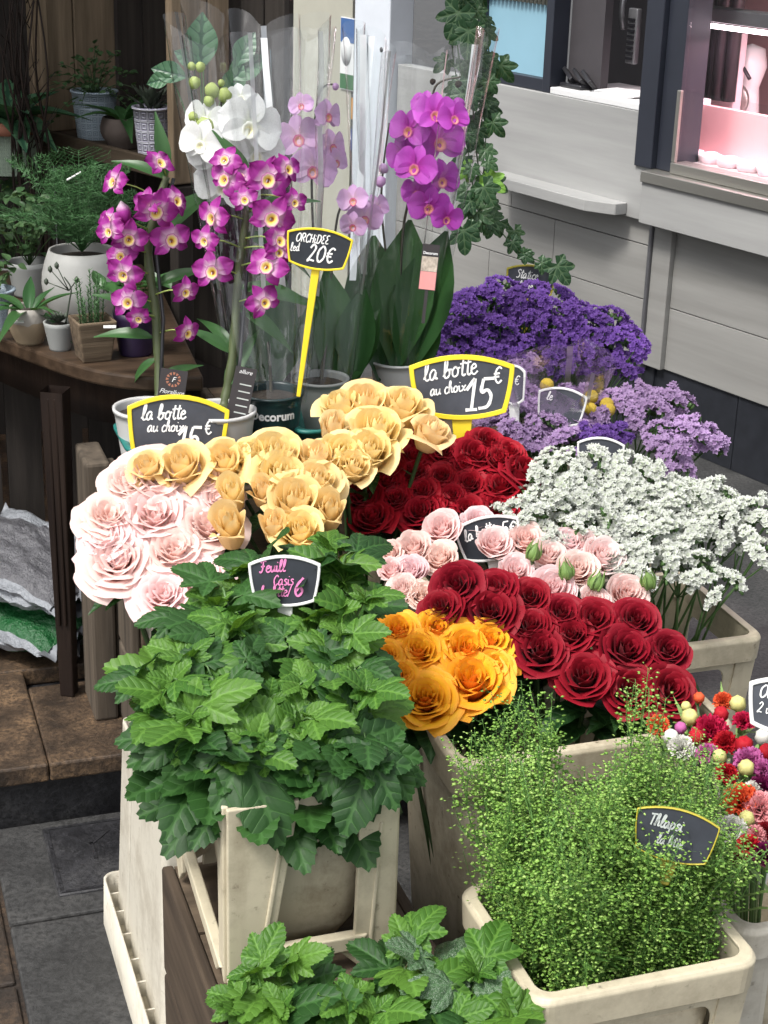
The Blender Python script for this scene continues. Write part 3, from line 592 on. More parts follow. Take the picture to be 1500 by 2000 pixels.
def rows(items, nrow):
    """name each flower of a bunch by its row (front to back as seen) and place from the left"""
    it = sorted(range(len(items)), key=lambda i: -items[i][1]); n = len(it); out = {}
    nm = {1: ['only row'], 2: ['front row', 'back row'], 3: ['front row', 'middle row', 'back row'], 4: ['front row', 'second row', 'third row', 'back row'], 5: ['front row', 'second row', 'third row', 'fourth row', 'back row']}[nrow]
    for r in range(nrow):
        ch = sorted(it[n*r//nrow:n*(r+1)//nrow], key=lambda i: items[i][0])
        for k, i in enumerate(ch): out[i] = ('%s from left' % ORD[k] if k else 'leftmost') + ' in the ' + nm[r]
    return out
def bunch(key, items, zmap, base, label, group, cat='rose', name='rose', nrow=3, camw=0.55, tint=0.05, scale=1.0, leaves=2, budkey=None, lmat=None):
    cen = Vector((0, 0, 0)); pos = []
    for it in items: p = P(it[0], it[1], z=sub(zmap, it[1])); pos.append(p); cen += p
    cen /= len(items); names = rows(items, nrow); k0 = len(key)
    for i, it in enumerate(items):
        random.seed(1000+i*17+k0*101); p = pos[i]; dist = (p-CAMP).length
        rad = 0.5*it[2]*dist/FPX*scale
        flags = it[3] if len(it) > 3 else ''
        out = (p-cen); out.z = 0
        ax = (UPV*0.72 + (CAMP-p).normalized()*camw + out*1.6 + Vector((U(-.16, .16), U(-.16, .16), U(-.1, .1)))).normalized()
        bp = base + Vector((out.x*0.25+U(-.02, .02), out.y*0.25+U(-.02, .02), 0))
        root = thing(name, label % names[i], cat, TR(bp), group)
        src = ROSES[budkey if 'b' in flags else key]; c, outer = src[i % len(src)]
        v = U(1-tint, 1.0); col = (v, v*U(1-tint, 1), v*U(1-tint*1.4, 1), 1)
        Mh = TR(p-bp) @ align(ax, U(0, 6.28)) @ SCL((rad, rad, rad)) @ TR((0, 0, -0.45))
        ob('bloom_centre', c, root, Mh, col)
        for k, me in enumerate(outer): ob('petal', me, root, Mh @ Matrix.Rotation(U(-.08, .08), 4, 'Z'), col)
        b = MB(); hp = (p-bp) - ax*rad*0.65
        mid = hp*0.55 + Vector((0, 0, 0.0)) - ax*0.03
        pts = spline([(0, 0, 0), mid, hp - ax*0.03, hp], 3)
        b.tube(pts, 0.0032, 0.0038, 6); b.ob('stem', M['rstem'], root)
        b = MB(); b.lathe([(0.001, -0.5), (0.14, -0.42), (0.22, -0.30), (0.2, -0.16)], 8); b.ob('calyx', M['rstem'], root, TR(p-bp) @ align(ax) @ SCL(rad) @ TR((0, 0, -0.45)))
        for k in range(leaves):
            a = U(0, 6.28); q = hp - ax*U(0.03, 0.09) 
            dirv = (out.normalized() if out.length > 0.02 else Vector((1, 0, 0)))*0.6 + Vector((math.cos(a), math.sin(a), U(-0.2, 0.2)))
            dirv.normalize(); L = U(0.045, 0.075) if leaves < 4 else U(0.06, 0.095)
            x = dirv.cross(UPV).normalized(); z = x.cross(dirv)
            ob('leaf', RLM[k % 3], root, frame(x*L, dirv*L, z*L, q))
    return cen

PINK = [(305,932,165),(398,935,130),(215,1000,120),(300,998,165),(408,1018,130),(228,1088,140),(342,1066,140),(385,1118,120),(318,1155,125),(205,1045,110),(250,935,110),(428,970,90)]
bunch('pink', PINK, [(1155,.55),(900,.69)], W(0.50, 2.42, 0.30), 'pale pink garden rose, %s of the leftmost bunch', 'pale pink garden roses', nrow=3, tint=0.06)
PEA = [(715,795,120),(650,842,95,'b'),(785,800,110),(735,850,130),(842,848,90),(668,800,100),(665,893,110),(722,885,110),
 (355,912,110),(290,915,80),(440,905,105),(540,898,135),(618,905,115),(490,895,95),
 (455,965,105,'b'),(513,962,85,'b'),(578,985,135),(645,1000,110,'b'),(535,1030,95,'b'),(450,1030,125,'b'),(588,1040,105),(620,945,105),(550,935,120),(690,915,85)]
bunch('peach', PEA, [(1040,.63),(890,.695),(795,.735)], W(0.80, 2.52, 0.30), 'peach yellow rose, %s of the peach bunch', 'peach yellow roses', nrow=4, tint=0.07, scale=1.12, budkey='peachbud')
REDB = [(690,940,85),(753,915,80),(758,942,78),(707,968,90),(773,973,70),(805,922,78),(862,930,78),(823,960,85),(882,967,72),(915,943,78),(978,950,90),(727,1010,95),(820,1000,100),(912,995,80),(970,990,85),(863,880,85),(927,888,95),(823,866,75),(807,892,75),(975,898,85),(1027,922,110),(953,863,80),(993,883,80),(745,925,70),(905,910,75),(850,985,70)]
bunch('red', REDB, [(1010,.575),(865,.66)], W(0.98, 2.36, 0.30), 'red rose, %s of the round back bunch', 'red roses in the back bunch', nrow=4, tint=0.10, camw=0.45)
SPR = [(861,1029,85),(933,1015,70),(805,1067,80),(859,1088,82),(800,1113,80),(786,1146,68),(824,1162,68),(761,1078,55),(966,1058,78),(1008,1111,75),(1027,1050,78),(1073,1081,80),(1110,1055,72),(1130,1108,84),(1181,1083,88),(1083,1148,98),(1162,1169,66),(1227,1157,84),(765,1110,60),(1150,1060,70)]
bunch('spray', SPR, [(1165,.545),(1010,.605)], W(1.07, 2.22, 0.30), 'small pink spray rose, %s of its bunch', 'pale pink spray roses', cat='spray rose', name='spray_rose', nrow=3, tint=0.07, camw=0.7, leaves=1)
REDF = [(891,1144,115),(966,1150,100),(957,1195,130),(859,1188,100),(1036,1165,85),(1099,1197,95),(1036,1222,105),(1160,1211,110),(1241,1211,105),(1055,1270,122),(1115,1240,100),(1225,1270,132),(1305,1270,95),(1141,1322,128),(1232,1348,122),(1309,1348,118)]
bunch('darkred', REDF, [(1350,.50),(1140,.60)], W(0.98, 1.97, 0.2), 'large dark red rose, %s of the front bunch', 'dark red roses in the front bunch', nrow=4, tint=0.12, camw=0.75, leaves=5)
ORA = [(777,1227,95),(856,1227,95),(958,1250,100),(817,1270,115),(913,1265,125),(755,1280,80),(779,1320,90),(831,1362,130),(920,1325,155),(965,1300,90)]
bunch('orange', ORA, [(1365,.50),(1225,.56)], W(0.80, 1.95, 0.2), 'orange yellow rose, %s of the orange bunch', 'orange yellow roses', nrow=3, tint=0.06, camw=0.7, leaves=6)

# small green buds among the spray roses, rose buds on their own stems
for i, (u, v) in enumerate(((1041,1081),(1106,1118),(1164,1140),(1267,1137))):
    random.seed(i); p = P(u, v, z=sub([(1165,.555),(1010,.62)], v)); bp = W(1.07, 2.22, 0.30)
    r = thing('rose_bud', ['green rose bud right of the sign with the pink rose', 'green bud between the middle spray roses', 'green bud beside the withered spray rose', 'pinkish green bud at the right end of the spray roses'][i], 'rose bud', TR(bp), 'green buds of the spray roses')
    ax = (UPV + (CAMP-p).normalized()*0.3 + Vector((U(-.4,.4), U(-.3,.3), 0))).normalized()
    b = MB(); b.lathe([(0.001, -1), (0.6, -0.75), (0.85, -0.2), (0.75, 0.4), (0.4, 1.0), (0.05, 1.5)], 10, wob=lambda a, z: 0.08*math.cos(5*a)); b.ob('bud', M['budg'], r, TR(p-bp) @ align(ax) @ SCL(0.013))
    for k in range(5):
        b = MB(); a = k*1.257; b.tube(spline([(0.7*math.cos(a), 0.7*math.sin(a), -0.6), (0.95*math.cos(a), 0.95*math.sin(a), 0.2), (0.7*math.cos(a), 0.7*math.sin(a), 1.1), (0.5*math.cos(a), 0.5*math.sin(a), 1.9)], 3), 0.22, 0.02, 5); b.ob('sepal', M['budg'], r, TR(p-bp) @ align(ax) @ SCL(0.013))
    b = MB(); b.tube(spline([(0, 0, 0), (p-bp)*0.6, p-bp-ax*0.01], 4), 0.002, n=5); b.ob('stem', M['stem'], r)

# ------------------------------------------------------------------ plastic flower buckets
def ring(a0, a1, d0, d1, r, n=7):
    pts = []
    for (cx, cy, a) in ((a1-r, d1-r, 0), (a0+r, d1-r, PI/2), (a0+r, d0+r, PI), (a1-r, d0+r, 3*PI/2)):
        for k in range(n): t = a+PI/2*k/(n-1); pts.append((cx+r*math.cos(t), cy+r*math.sin(t)))
    return pts
def loft(b, rings_, close=True):
    n = len(rings_[0][0]); V = []
    for (pts, z) in rings_: V += [(x, y, z) for x, y in pts]
    F = [(i*n+j, i*n+(j+1) % n, (i+1)*n+(j+1) % n, (i+1)*n+j) for i in range(len(rings_)-1) for j in range(n)]
    return b.add(V, F)
def side_panel(w0, w1, h, hole, n=5, th=0.004):
    """tapered upright panel (x across, z up) with a rounded opening; hole = (x0, x1, z0, z1) in fractions"""
    def mp(fx, fz): return ((fx-0.5)*(w0+(w1-w0)*fz), fz*h)
    x0, x1, z0, z1 = hole; rr = 0.07; inner = []; 
    for (cx, cz, a) in ((x1-rr, z1-rr, 0), (x0+rr, z1-rr, PI/2), (x0+rr, z0+rr, PI), (x1-rr, z0+rr, 3*PI/2)):
        for k in range(n): t = a+PI/2*k/(n-1); inner.append((cx+rr*math.cos(t), cz+rr*math.sin(t)))
    outer = []
    for k, (cx, cz) in enumerate(((1, 1), (0, 1), (0, 0), (1, 0))): outer += [(cx, cz)]*n
    V = []; F = []; m = len(inner)
    for y in (0, th): V += [(*mp(*p)[:1], y, mp(*p)[1]) for p in outer] + [(mp(*p)[0], y, mp(*p)[1]) for p in inner]
    for j in range(m):
        k = (j+1) % m
        F.append((j, k, m+k, m+j)); F.append((2*m+k, 2*m+j, 3*m+j, 3*m+k)); F.append((m+j, m+k, 3*m+k, 3*m+j)); F.append((k, j, 2*m+j, 2*m+k))
    return V, F
def bucket(a0, a1, d0, d1, z0, z1, label, mat='cream', taper=0.025, rim=0.012, rimh=0.045, holes=(True, True), hole=(0.16, 0.84, 0.12, 0.80), solid=False, group='cream flower buckets', inner=True, feet=False):
    ca, cdp = (a0+a1)/2, (d0+d1)/2; w, dp, h = a1-a0, d1-d0, z1-z0
    t = thing('flower_bucket', label, 'bucket', FDat(ca, cdp, z0), group)
    # rim band with a rolled lip
    b = MB(); x, y = w/2, dp/2
    rr = 0.018
    loft(b, [(ring(-x+.004, x-.004, -y+.004, y-.004, rr), h-rimh), (ring(-x-rim, x+rim, -y-rim, y+rim, rr+.01), h-rimh), (ring(-x-rim-.002, x+rim+.002, -y-rim-.002, y+rim+.002, rr+.01), h-.006), (ring(-x-rim+.002, x+rim-.002, -y-rim+.002, y+rim-.002, rr+.01), h), (ring(-x+.004, x-.004, -y+.004, y-.004, rr), h), (ring(-x+.002, x-.002, -y+.002, y-.002, rr), h-.006), (ring(-x+.004, x-.004, -y+.004, y-.004, rr), h-rimh)])
    bev(b.ob('rim', M[mat], t, smooth=False), 0.002, 2)
    hb = h-rimh+0.002
    if solid:
        b = MB(); loft(b, [(ring(-x+taper, x-taper, -y+taper, y-taper, rr), 0), (ring(-x+.003, x-.003, -y+.003, y-.003, rr), hb), (ring(-x+.007, x-.007, -y+.007, y-.007, rr), hb), (ring(-x+taper+.004, x-taper-.004, -y+taper+.004, y-taper-.004, rr), 0.004)])
        k = len(ring(0, 1, 0, 1, .1)); b.F.append(tuple(range(k))[::-1]); b.ob('body', M[mat], t)
        return t
    # outer sleeve: four panels with openings, leaning in slightly to the foot
    for (rot, wt, off, hl) in ((0, w, y, holes[0]), (PI, w, y, holes[0]), (PI/2, dp, x, holes[1]), (-PI/2, dp, x, holes[1])):
        V, F = side_panel(wt-2*taper, wt, hb, hole if hl else (0.45, 0.55, 0.4, 0.55))
        b = MB(); b.add(V, F)
        lean = math.atan2(taper, hb)
        o = bev(b.ob('side_frame', M[mat], t, Matrix.Rotation(rot, 4, 'Z') @ TR((0, -off+taper, 0)) @ Matrix.Rotation(lean, 4, 'X'), smooth=False), 0.0015, 1)
    for sx in (-1, 1):
        for sy in (-1, 1):
            b = MB(); xx, yy = sx*(x-taper), sy*(y-taper)
            b.add([(xx, yy, 0), (xx-sx*.03, yy, 0), (xx, yy-sy*.03, 0), (sx*(x+.001), sy*(y+.001), hb), (sx*(x+.001)-sx*.035, sy*(y+.001), hb), (sx*(x+.001), sy*(y+.001)-sy*.035, hb)], [(0, 1, 4, 3), (0, 3, 5, 2)])
            o = b.ob('corner_post', M[mat], t, smooth=False); m_ = o.modifiers.new('thick', 'SOLIDIFY'); m_.thickness = 0.005; m_.offset = 0
            if feet:
                b = MB(); b.box(-.022, .022, -.004, .004, -0.0, 0.055); bev(b.ob('foot_tab', M[mat], t, TR((sx*(x-taper+.012), sy*(y-taper-.03), 0)) @ Matrix.Rotation(PI/2, 4, 'Z'), smooth=False), 0.004)
    if inner:
        b = MB(); g_ = 0.018
        loft(b, [(ring(-x+taper+g_, x-taper-g_, -y+taper+g_, y-taper-g_, .03), 0.012), (ring(-x+g_, x-g_, -y+g_, y-g_, .03), hb-.01), (ring(-x+g_+.004, x-g_-.004, -y+g_+.004, y-g_-.004, .03), hb-.01), (ring(-x+taper+g_+.004, x-taper-g_-.004, -y+taper+g_+.004, y-taper-g_-.004, .03), 0.016)])
        k = len(ring(0, 1, 0, 1, .1)); b.F.append(tuple(range(k))[::-1]); b.ob('liner', M['creamd'], t)
    return t
bucket(0.678, 0.945, 1.385, 1.60, 0.0, 0.42, 'cream plastic bucket holding the fine green sprays in front', 'cream', hole=(0.14, 0.86, 0.2, 0.95), inner=True)
fb = thing('framed_bucket', 'cream liner in an open splayed plastic frame under the big green leaves', 'bucket', FDat(0.4735, 1.725, 0.345), 'cream flower buckets')
b = MB(); loft(b, [(ring(-.058, .058, -.085, .085, .03), .012), (ring(-.070, .070, -.098, .098, .03), .04), (ring(-.088, .088, -.118, .118, .03), .235), (ring(-.084, .084, -.114, .114, .03), .235), (ring(-.066, .066, -.094, .094, .03), .042), (ring(-.055, .055, -.082, .082, .03), .016)]); b.F.append(tuple(range(28))[::-1]); b.ob('liner', M['creamd'], fb)
def plate(pts, th, name, par, M_=None):
    """flat outline (x, z) given thickness along y"""
    b = MB(); n = len(pts); b.add([(x, -th/2, z) for x, z in pts]+[(x, th/2, z) for x, z in pts], [tuple(range(n)), tuple(range(n, 2*n))[::-1]]+[((i+1) % n, i, i+n, (i+1) % n+n) for i in range(n)]); return bev(b.ob(name, M['cream'], par, M_, smooth=False), .0018, 2)
RZ = Matrix.Rotation(-PI/2, 4, 'Z')
for (sg, off) in ((1, -.132), (-1, .132)):           # front and back faces
    FM = TR((0, off, 0)) @ (Matrix.Rotation(PI, 4, 'Z') if sg < 0 else Matrix())
    plate([(-.104, .0), (-.052, .028), (-.018, .245), (-.104, .245)], .008, 'corner_panel', fb, FM); plate([(-.066, .036), (-.060, .036), (-.030, .24), (-.036, .24)], .013, 'rib', fb, FM)
    plate([(.104, .0), (.052, .028), (.056, .245), (.104, .245)], .008, 'corner_panel', fb, FM); plate([(.070, .03), (.075, .03), (.085, .20), (.080, .20)], .013, 'rib', fb, FM)
    plate([(-.056, .026), (.056, .026), (.068, .046), (-.062, .046)], .016, 'bottom_bar', fb, FM); plate([(.028, .030), (.074, .030), (.076, -.0005), (.058, -.0005)], .007, 'foot', fb, FM)
    plate([(-.104, .218), (.104, .218), (.104, .245), (-.104, .245)], .006, 'top_band', fb, FM @ TR((0, .012, 0)))
for sg in (-1, 1):                                    # left and right sides: splayed strut and low bar
    SM = TR((sg*.104, 0, 0)) @ Matrix.Rotation(PI/2, 4, 'Z')
    plate([(-.128, .002), (-.104, .030), (-.098, .245), (-.128, .245)], .008, 'corner_panel', fb, SM)
    plate([(-.066, .245), (-.048, .245), (.106, .062), (.088, .052)], .012, 'strut', fb, SM); plate([(.106, .062), (.094, .044), (-.100, .004), (-.122, .022)], .014, 'low_bar', fb, SM)
    plate([(.088, .060), (.122, .068), (.126, .030), (.104, .0), (.084, .022)], .007, 'foot', fb, SM @ TR((0, -.006*sg, 0))); plate([(.098, .03), (.128, .03), (.128, .245), (.110, .245)], .008, 'corner_panel', fb, SM)
bucket(0.755, 1.16, 1.83, 2.10, 0.0, 0.46, 'tall cream bucket under the orange and dark red roses', 'creamd', solid=True, rimh=0.055)
bucket(1.17, 1.425, 2.19, 2.46, 0.0, 0.40, 'beige bucket with side openings holding the white statice', 'cream', hole=(0.14, 0.80, 0.2, 0.96), inner=False)
bucket(0.985, 1.30, 1.46, 1.74, 0.0, 0.40, 'cream bucket holding the mixed carnations at the right edge', 'creamw', hole=(0.14, 0.86, 0.2, 0.95))
bucket(0.445, 0.64, 2.33, 2.53, 0.12, 0.46, 'cream bucket under the pale pink roses', 'creamw', solid=True)
bucket(0.68, 0.89, 2.33, 2.545, 0.12, 0.48, 'cream bucket hidden under the peach roses', 'creamd', solid=True)
bucket(0.90, 1.14, 2.22, 2.46, 0.0, 0.46, 'cream bucket under the round bunch of red roses', 'creamd', solid=True)
bucket(1.24, 1.50, 2.66, 2.92, 0.0, 0.36, 'cream bucket under the lilac statice', 'creamd', solid=True)
bucket(1.30, 1.58, 3.02, 3.28, 0.0, 0.42, 'cream bucket under the deep purple statice', 'creamd', solid=True)
bucket(0.42, 0.66, 1.28, 1.48, 0.0, 0.2, 'low cream bucket holding the green leaves at the bottom edge', 'cream', solid=True)
# upturned bucket on the street, its rim downwards with moulded ribs
ub = thing('upturned_bucket', 'cream bucket standing upside down on the paving at lower left', 'bucket', FDat(0.417, 2.045, 0.0))
def rg(hx, hy, r): return ring(-hx, hx, -hy, hy, r)
b = MB(); k = len(rg(.1, .2, .02)); loft(b, [(rg(.079, .186, .016), 0.05), (rg(.066, .155, .010), 0.385)]); b.ob('body', M['creamw'], ub)
b = MB(); b.add([(x, y, 0.376) for x, y in rg(.062, .151, .010)], [tuple(range(k))]); b.ob('base_plate', M['creamw'], ub)
b = MB(); loft(b, [(rg(.0662, .1552, .010), 0.3848), (rg(.0655, .1545, .010), 0.392), (rg(.0615, .1505, .010), 0.392), (rg(.0605, .1495, .010), 0.375)]); b.ob('base_rim', M['creamw'], ub)
b = MB(); loft(b, [(rg(.099, .217, .02), 0.0), (rg(.0965, .214, .02), 0.085), (rg(.093, .2105, .02), 0.085), (rg(.095, .213, .02), 0.0)]); b.ob('rim_skirt', M['creamw'], ub)
b = MB(); loft(b, [(rg(.0945, .2125, .02), 0.045), (rg(.078, .186, .02), 0.049)]); b.ob('rim_shelf', M['cream'], ub)
for y in (-0.17, -0.125, -0.06, -0.005, 0.06, 0.12, 0.17):
    for sx in (-1, 1):
        b = MB(); b.add([(sx*.0945, y-.0015, .048), (sx*.0785, y-.0015, .048), (sx*.0775, y-.0015, .074), (sx*.0945, y-.0015, .074), (sx*.0945, y+.0015, .048), (sx*.0785, y+.0015, .048), (sx*.0775, y+.0015, .074), (sx*.0945, y+.0015, .074)], [(0,1,2,3),(7,6,5,4),(0,4,5,1),(1,5,6,2),(2,6,7,3)]); b.ob('rib', M['creamw'], ub, smooth=False)
for sx in (-1, 1):
    b = MB(); b.add([(sx*.0790, .10, .055), (sx*.0812, .09, .055), (sx*.0790, .08, .055), (sx*.0665, .085, .38), (sx*.0685, .075, .38), (sx*.0665, .065, .38)], [(0, 1, 4, 3), (1, 2, 5, 4)]); b.ob('seam_ridge', M['creamw'], ub)
# wooden crates used as steps
def crate(a0, a1, d0, d1, z0, z1, label, boards=3, mat='woodc'):
    t = thing('wooden_crate', label, 'crate', FDat(a0, d0, z0), 'weathered wooden crates'); w, dp, h = a1-a0, d1-d0, z1-z0; n = boards
    for i in range(n):
        g_ = h/n
        for (x0, x1, y0, y1) in ((0, 0.016, 0.0, dp), (w-.016, w, 0.0, dp)):
            b = MB(); b.box(x0, x1, y0, y1, i*g_+.004, (i+1)*g_-.004); bev(b.ob('side_board', M[mat], t, smooth=False), 0.004)
        b = MB(); b.box(0.017, w-.017, 0, 0.016, i*g_+.004, (i+1)*g_-.004); bev(b.ob('end_board', M['woodh'], t, smooth=False), 0.004)
    m = max(2, int(dp/0.12))
    for i in range(m):
        b = MB(); b.box(0.017, w-.017, dp*i/m+.003+(.017 if i == 0 else 0), dp*(i+1)/m-.003, h-.02, h-.006); b.ob('top_board', M['woodh'], t, smooth=False)
    return t
crate(0.345, 0.64, 1.555, 1.872, 0.0, 0.345, 'dark weathered crate under the framed bucket of green leaves', 2)
crate(0.43, 1.16, 2.565, 2.735, 0.12, 0.605, 'grey wooden crate carrying the front orchid pots', 3, 'woodv')
crate(0.68, 1.22, 2.745, 3.14, 0.12, 0.605, 'wooden crate behind carrying the sleeved orchids', 3, 'woodv')
pl = thing('timber_plank', 'upright weathered board beside the pale pink roses', 'plank', FDat(0.403, 2.70, 0.12), None)
b = MB(); b.box(-0.022, 0.022, -0.01, 0.11, 0, 0.50); bev(b.ob('board', M['woodv'], pl, smooth=False), 0.006)
b = MB(); b.box(0.024, 0.045, 0.004, 0.10, 0, 0.47); bev(b.ob('batten', M['woodv'], pl, smooth=False), 0.004)

# ------------------------------------------------------------------ blackcurrant foliage
def put_leaf(me, root, base, dirv, nrm, L, name='leaf', jit=0.0):
    y = dirv.normalized(); x = y.cross(nrm); x = x.normalized() if x.length > 1e-4 else Vector((1, 0, 0)); z = x.cross(y)
    return ob(name, me, root, frame(x*L, y*L, z*L, base))
def sprig(tip, bp, label, group, seed, nl=7, size=0.085, young=True, keys=('cassis',), lower=0.2, cam=0.5):
    random.seed(seed); root = thing('leafy_sprig', label, 'leafy sprig', TR(bp), group)
    tl = tip-bp; ctr = tl*0.55 + Vector((U(-.02, .02), U(-.02, .02), 0.03))
    pts = spline([Vector((0, 0, 0)), ctr, tl], 6); b = MB(); b.tube(pts, 0.0032, 0.0018, 6); b.ob('stem', M['stem'], root)
    ax = (tl-ctr).normalized(); tocam = (CAMP-tip).normalized(); a0 = U(0, 6.28)
    x = ax.cross(Vector((0.2, 0.9, 0.1))).normalized(); y = ax.cross(x)
    for k in range(nl):
        f = k/(nl-1); a = a0+k*2.4; q = tl - ax*(lower*(1-f)*U(0.85, 1.1))
        out = (x*math.cos(a)+y*math.sin(a)); out.z *= 0.5
        dirv = (out + ax*(0.15+0.35*f) + Vector((0, 0, -0.25*(1-f))) + tocam*0.25).normalized()
        nrm = (UPV*0.8 + tocam*cam - out*0.15 + Vector((U(-.3, .3), U(-.3, .3), U(-.2, .2)))).normalized()
        L = size*U(0.75, 1.15)*(1.0-0.35*f); pet = dirv*(L*0.35)
        key = 'cassisy' if (young and f > 0.7) else random.choice(keys)
        b = MB(); b.tube([q, q+pet*0.5+Vector((0, 0, 0.004)), q+pet], 0.0013, 0.001, 4); b.ob('petiole', M['stem'], root)
        put_leaf(CLM[key][(seed+k) % 5], root, q+pet, dirv, nrm, L)
    if young:
        for k in range(4):
            a = a0+k*1.57+0.4; out = (x*math.cos(a)+y*math.sin(a)); dirv = (out*0.8+ax*0.7+tocam*0.3).normalized()
            put_leaf(CLM['cassisy'][(seed+k) % 5], root, tl, dirv, (ax*0.7+tocam*0.5-out*0.2).normalized(), size*U(0.28, 0.48))
CT = [(525,1080),(590,1090),(660,1078),(715,1085),(470,1115),(430,1130),(640,1120),(700,1140),(745,1165),(395,1175),(450,1185),(345,1215),(300,1265),
 (400,1245),(455,1230),(640,1215),(585,1270),(690,1235),(665,1290),(730,1300),(245,1300),(290,1330),(340,1300),(395,1320),(460,1300),(520,1290),(560,1330),(620,1330),(680,1340),(735,1330),
 (265,1380),(330,1390),(390,1405),(450,1395),(530,1370),(590,1400),(650,1410),(710,1390),(765,1350),(350,1440),(420,1460),(500,1450),(560,1470),(630,1480),(700,1460),(750,1440)]
CT = [(520+(u-520)*0.82, v+(6 if v < 1200 else 0)) for u, v in CT]
bcx = W(0.473, 1.722, 0.38); CTN = rows(CT, 5)
for i, (u, v) in enumerate(CT):
    random.seed(400+i); p = P(u+U(-12, 12), v+U(-12, 12), z=sub([(1040,.725),(1300,.675),(1480,.625)], v)+U(-.01, .01)); o = p-bcx
    bp = bcx + Vector((o.x*0.25, o.y*0.25, 0))
    sprig(p, bp, 'blackcurrant sprig, %s of the large leafy bunch' % CTN[i], 'blackcurrant sprigs in the framed bucket', 700+i, 8 if v < 1400 else 6, U(0.062, 0.092), rnd() < 0.65, lower=0.19 if v < 1300 else (0.14 if v < 1390 else 0.09))
# hanging lower leaves round the bucket's edge
for i, (u, v, s) in enumerate(((478,1545,.095),(430,1500,.06),(560,1520,.075),(640,1525,.09),(700,1520,.085),(725,1560,.075),(600,1530,.07),(520,1500,.075),(670,1560,.06),(745,1540,.06))):
    random.seed(500+i); p = P(u, v-75, z=0.635); bp = bcx + Vector(((p-bcx).x*0.3, (p-bcx).y*0.3, 0))
    root = thing('leafy_sprig', 'drooping blackcurrant leaves over the framed bucket, %s' % rows([(478,1545),(430,1500),(560,1520),(640,1525),(700,1520),(725,1560),(600,1530),(520,1500),(670,1560),(745,1540)], 1)[i].replace(' in the only row', ''), 'leafy sprig', TR(bp), 'drooping blackcurrant sprigs'); tl = p-bp
    b = MB(); b.tube(spline([(0, 0, 0), tl*0.6+Vector((0, 0, .06)), tl], 5), 0.003, 0.0015, 5); b.ob('stem', M['stem'], root)
    oc = (CAMP-p).normalized(); side = Vector((U(-.5, .5), 0, 0)) + ((p-bcx).normalized()*0.4)
    put_leaf(CLM['cassis'][i % 5], root, tl, (Vector((0, 0, -0.9))+oc*0.35+side).normalized(), (oc*0.8+UPV*0.45).normalized(), s)
    put_leaf(CLM['cassis'][(i+2) % 5], root, tl*0.95, (Vector((0.5-rnd(), 0, -0.3))+oc*0.5+side*1.4).normalized(), (oc*0.6+UPV*0.7).normalized(), s*0.75)
BT0 = [(500,1850),(560,1835),(470,1905),(545,1920),(690,1900),(735,1930),(790,1800),(850,1830),(900,1880),(935,1850),(870,1950),(960,1940),(1010,1930),(640,1965),(450,1985),(780,1985),(1000,1985),(560,1990),(820,1900),(920,1960)]
BT = [(u, v+50) for u, v in BT0 if v < 1960]; bc2 = W(0.55, 1.40, 0.05); BTN = rows(BT, 3)
for i, (u, v) in enumerate(BT):
    random.seed(600+i); p = P(u, v, z=sub([(1790,.46),(2000,.40)], v)); o = p-bc2; bp = bc2+Vector((o.x*0.15, o.y*0.15, 0))
    dusty = u > 840
    sprig(p, bp, ('dusty grey-mottled' if dusty else 'bright green') + ' sprig, %s of the bottom bunch' % BTN[i], 'dusty sprigs at the bottom' if dusty else 'bright sprigs at the bottom', 900+i, 6, U(0.07, 0.09), not dusty or rnd() < 0.4, ('cassisp', 'cassisp', 'cassis') if dusty else ('cassis', 'cassis', 'cassisy'), lower=0.12)

# ------------------------------------------------------------------ statice
def floret(b, p, ax, r, seed, t0=0.0):
    x = ax.orthogonal().normalized(); y = ax.cross(x); n = 10; a0 = seed*1.3
    V = [p]; T = [t0]
    for ri, (fr, fz) in enumerate(((0.6, 0.35), (1.0, 0.62))):
        for j in range(n):
            a = a0+2*PI*j/n; k = 1+(0.22 if j % 2 else -0.18)*ri; h = fz+(0.22 if j % 2 else -0.15)*ri
            V.append(p + (x*math.cos(a)+y*math.sin(a))*r*fr*k + ax*r*h); T.append(t0+(1-t0)*(0.5+0.5*ri))
    F = [(0, 1+j, 1+(j+1) % n) for j in range(n)] + [(1+j, 1+n+j, 1+n+(j+1) % n, 1+(j+1) % n) for j in range(n)]
    b.add(V, F, T)
def statice_cluster(seed, mat, n=40, L=0.027, r=0.0050):
    random.seed(seed); b = MB()
    for i in range(n):
        f = (i+0.5)/n*2-1; x = f*L + U(-.003, .003); y = U(-1, 1)*0.010*(1.2-abs(f)); z = 0.012*(1-f*f) + U(-.002, .003) - abs(y)*0.4
        ax = Vector((f*0.75+U(-.3, .3), y*45+U(-.3, .3), 1)).normalized(); floret(b, Vector((x, y, z)), ax, r*U(0.8, 1.2), i)
    m = b.mesh('flower_cluster', mat); return m
def statice_green(seed):
    random.seed(seed); b = MB(); b.tube(spline([(-0.026, 0, -0.004), (0, 0, 0.003), (0.026, 0, -0.004)], 3), 0.0028, n=5)
    for i in range(9):
        x = U(-.026, .026); b.tube([(x, U(-.004, .004), -0.004), (x*1.1, U(-.006, .006), 0.008)], 0.0022, 0.0035, 5)
    return b.mesh('calyx_row', M['stem'])
SCL_ = {k: [statice_cluster(20+i, M[k]) for i in range(4)] for k in ('purple', 'lilac', 'white')}
SGR = [statice_green(i) for i in range(2)]
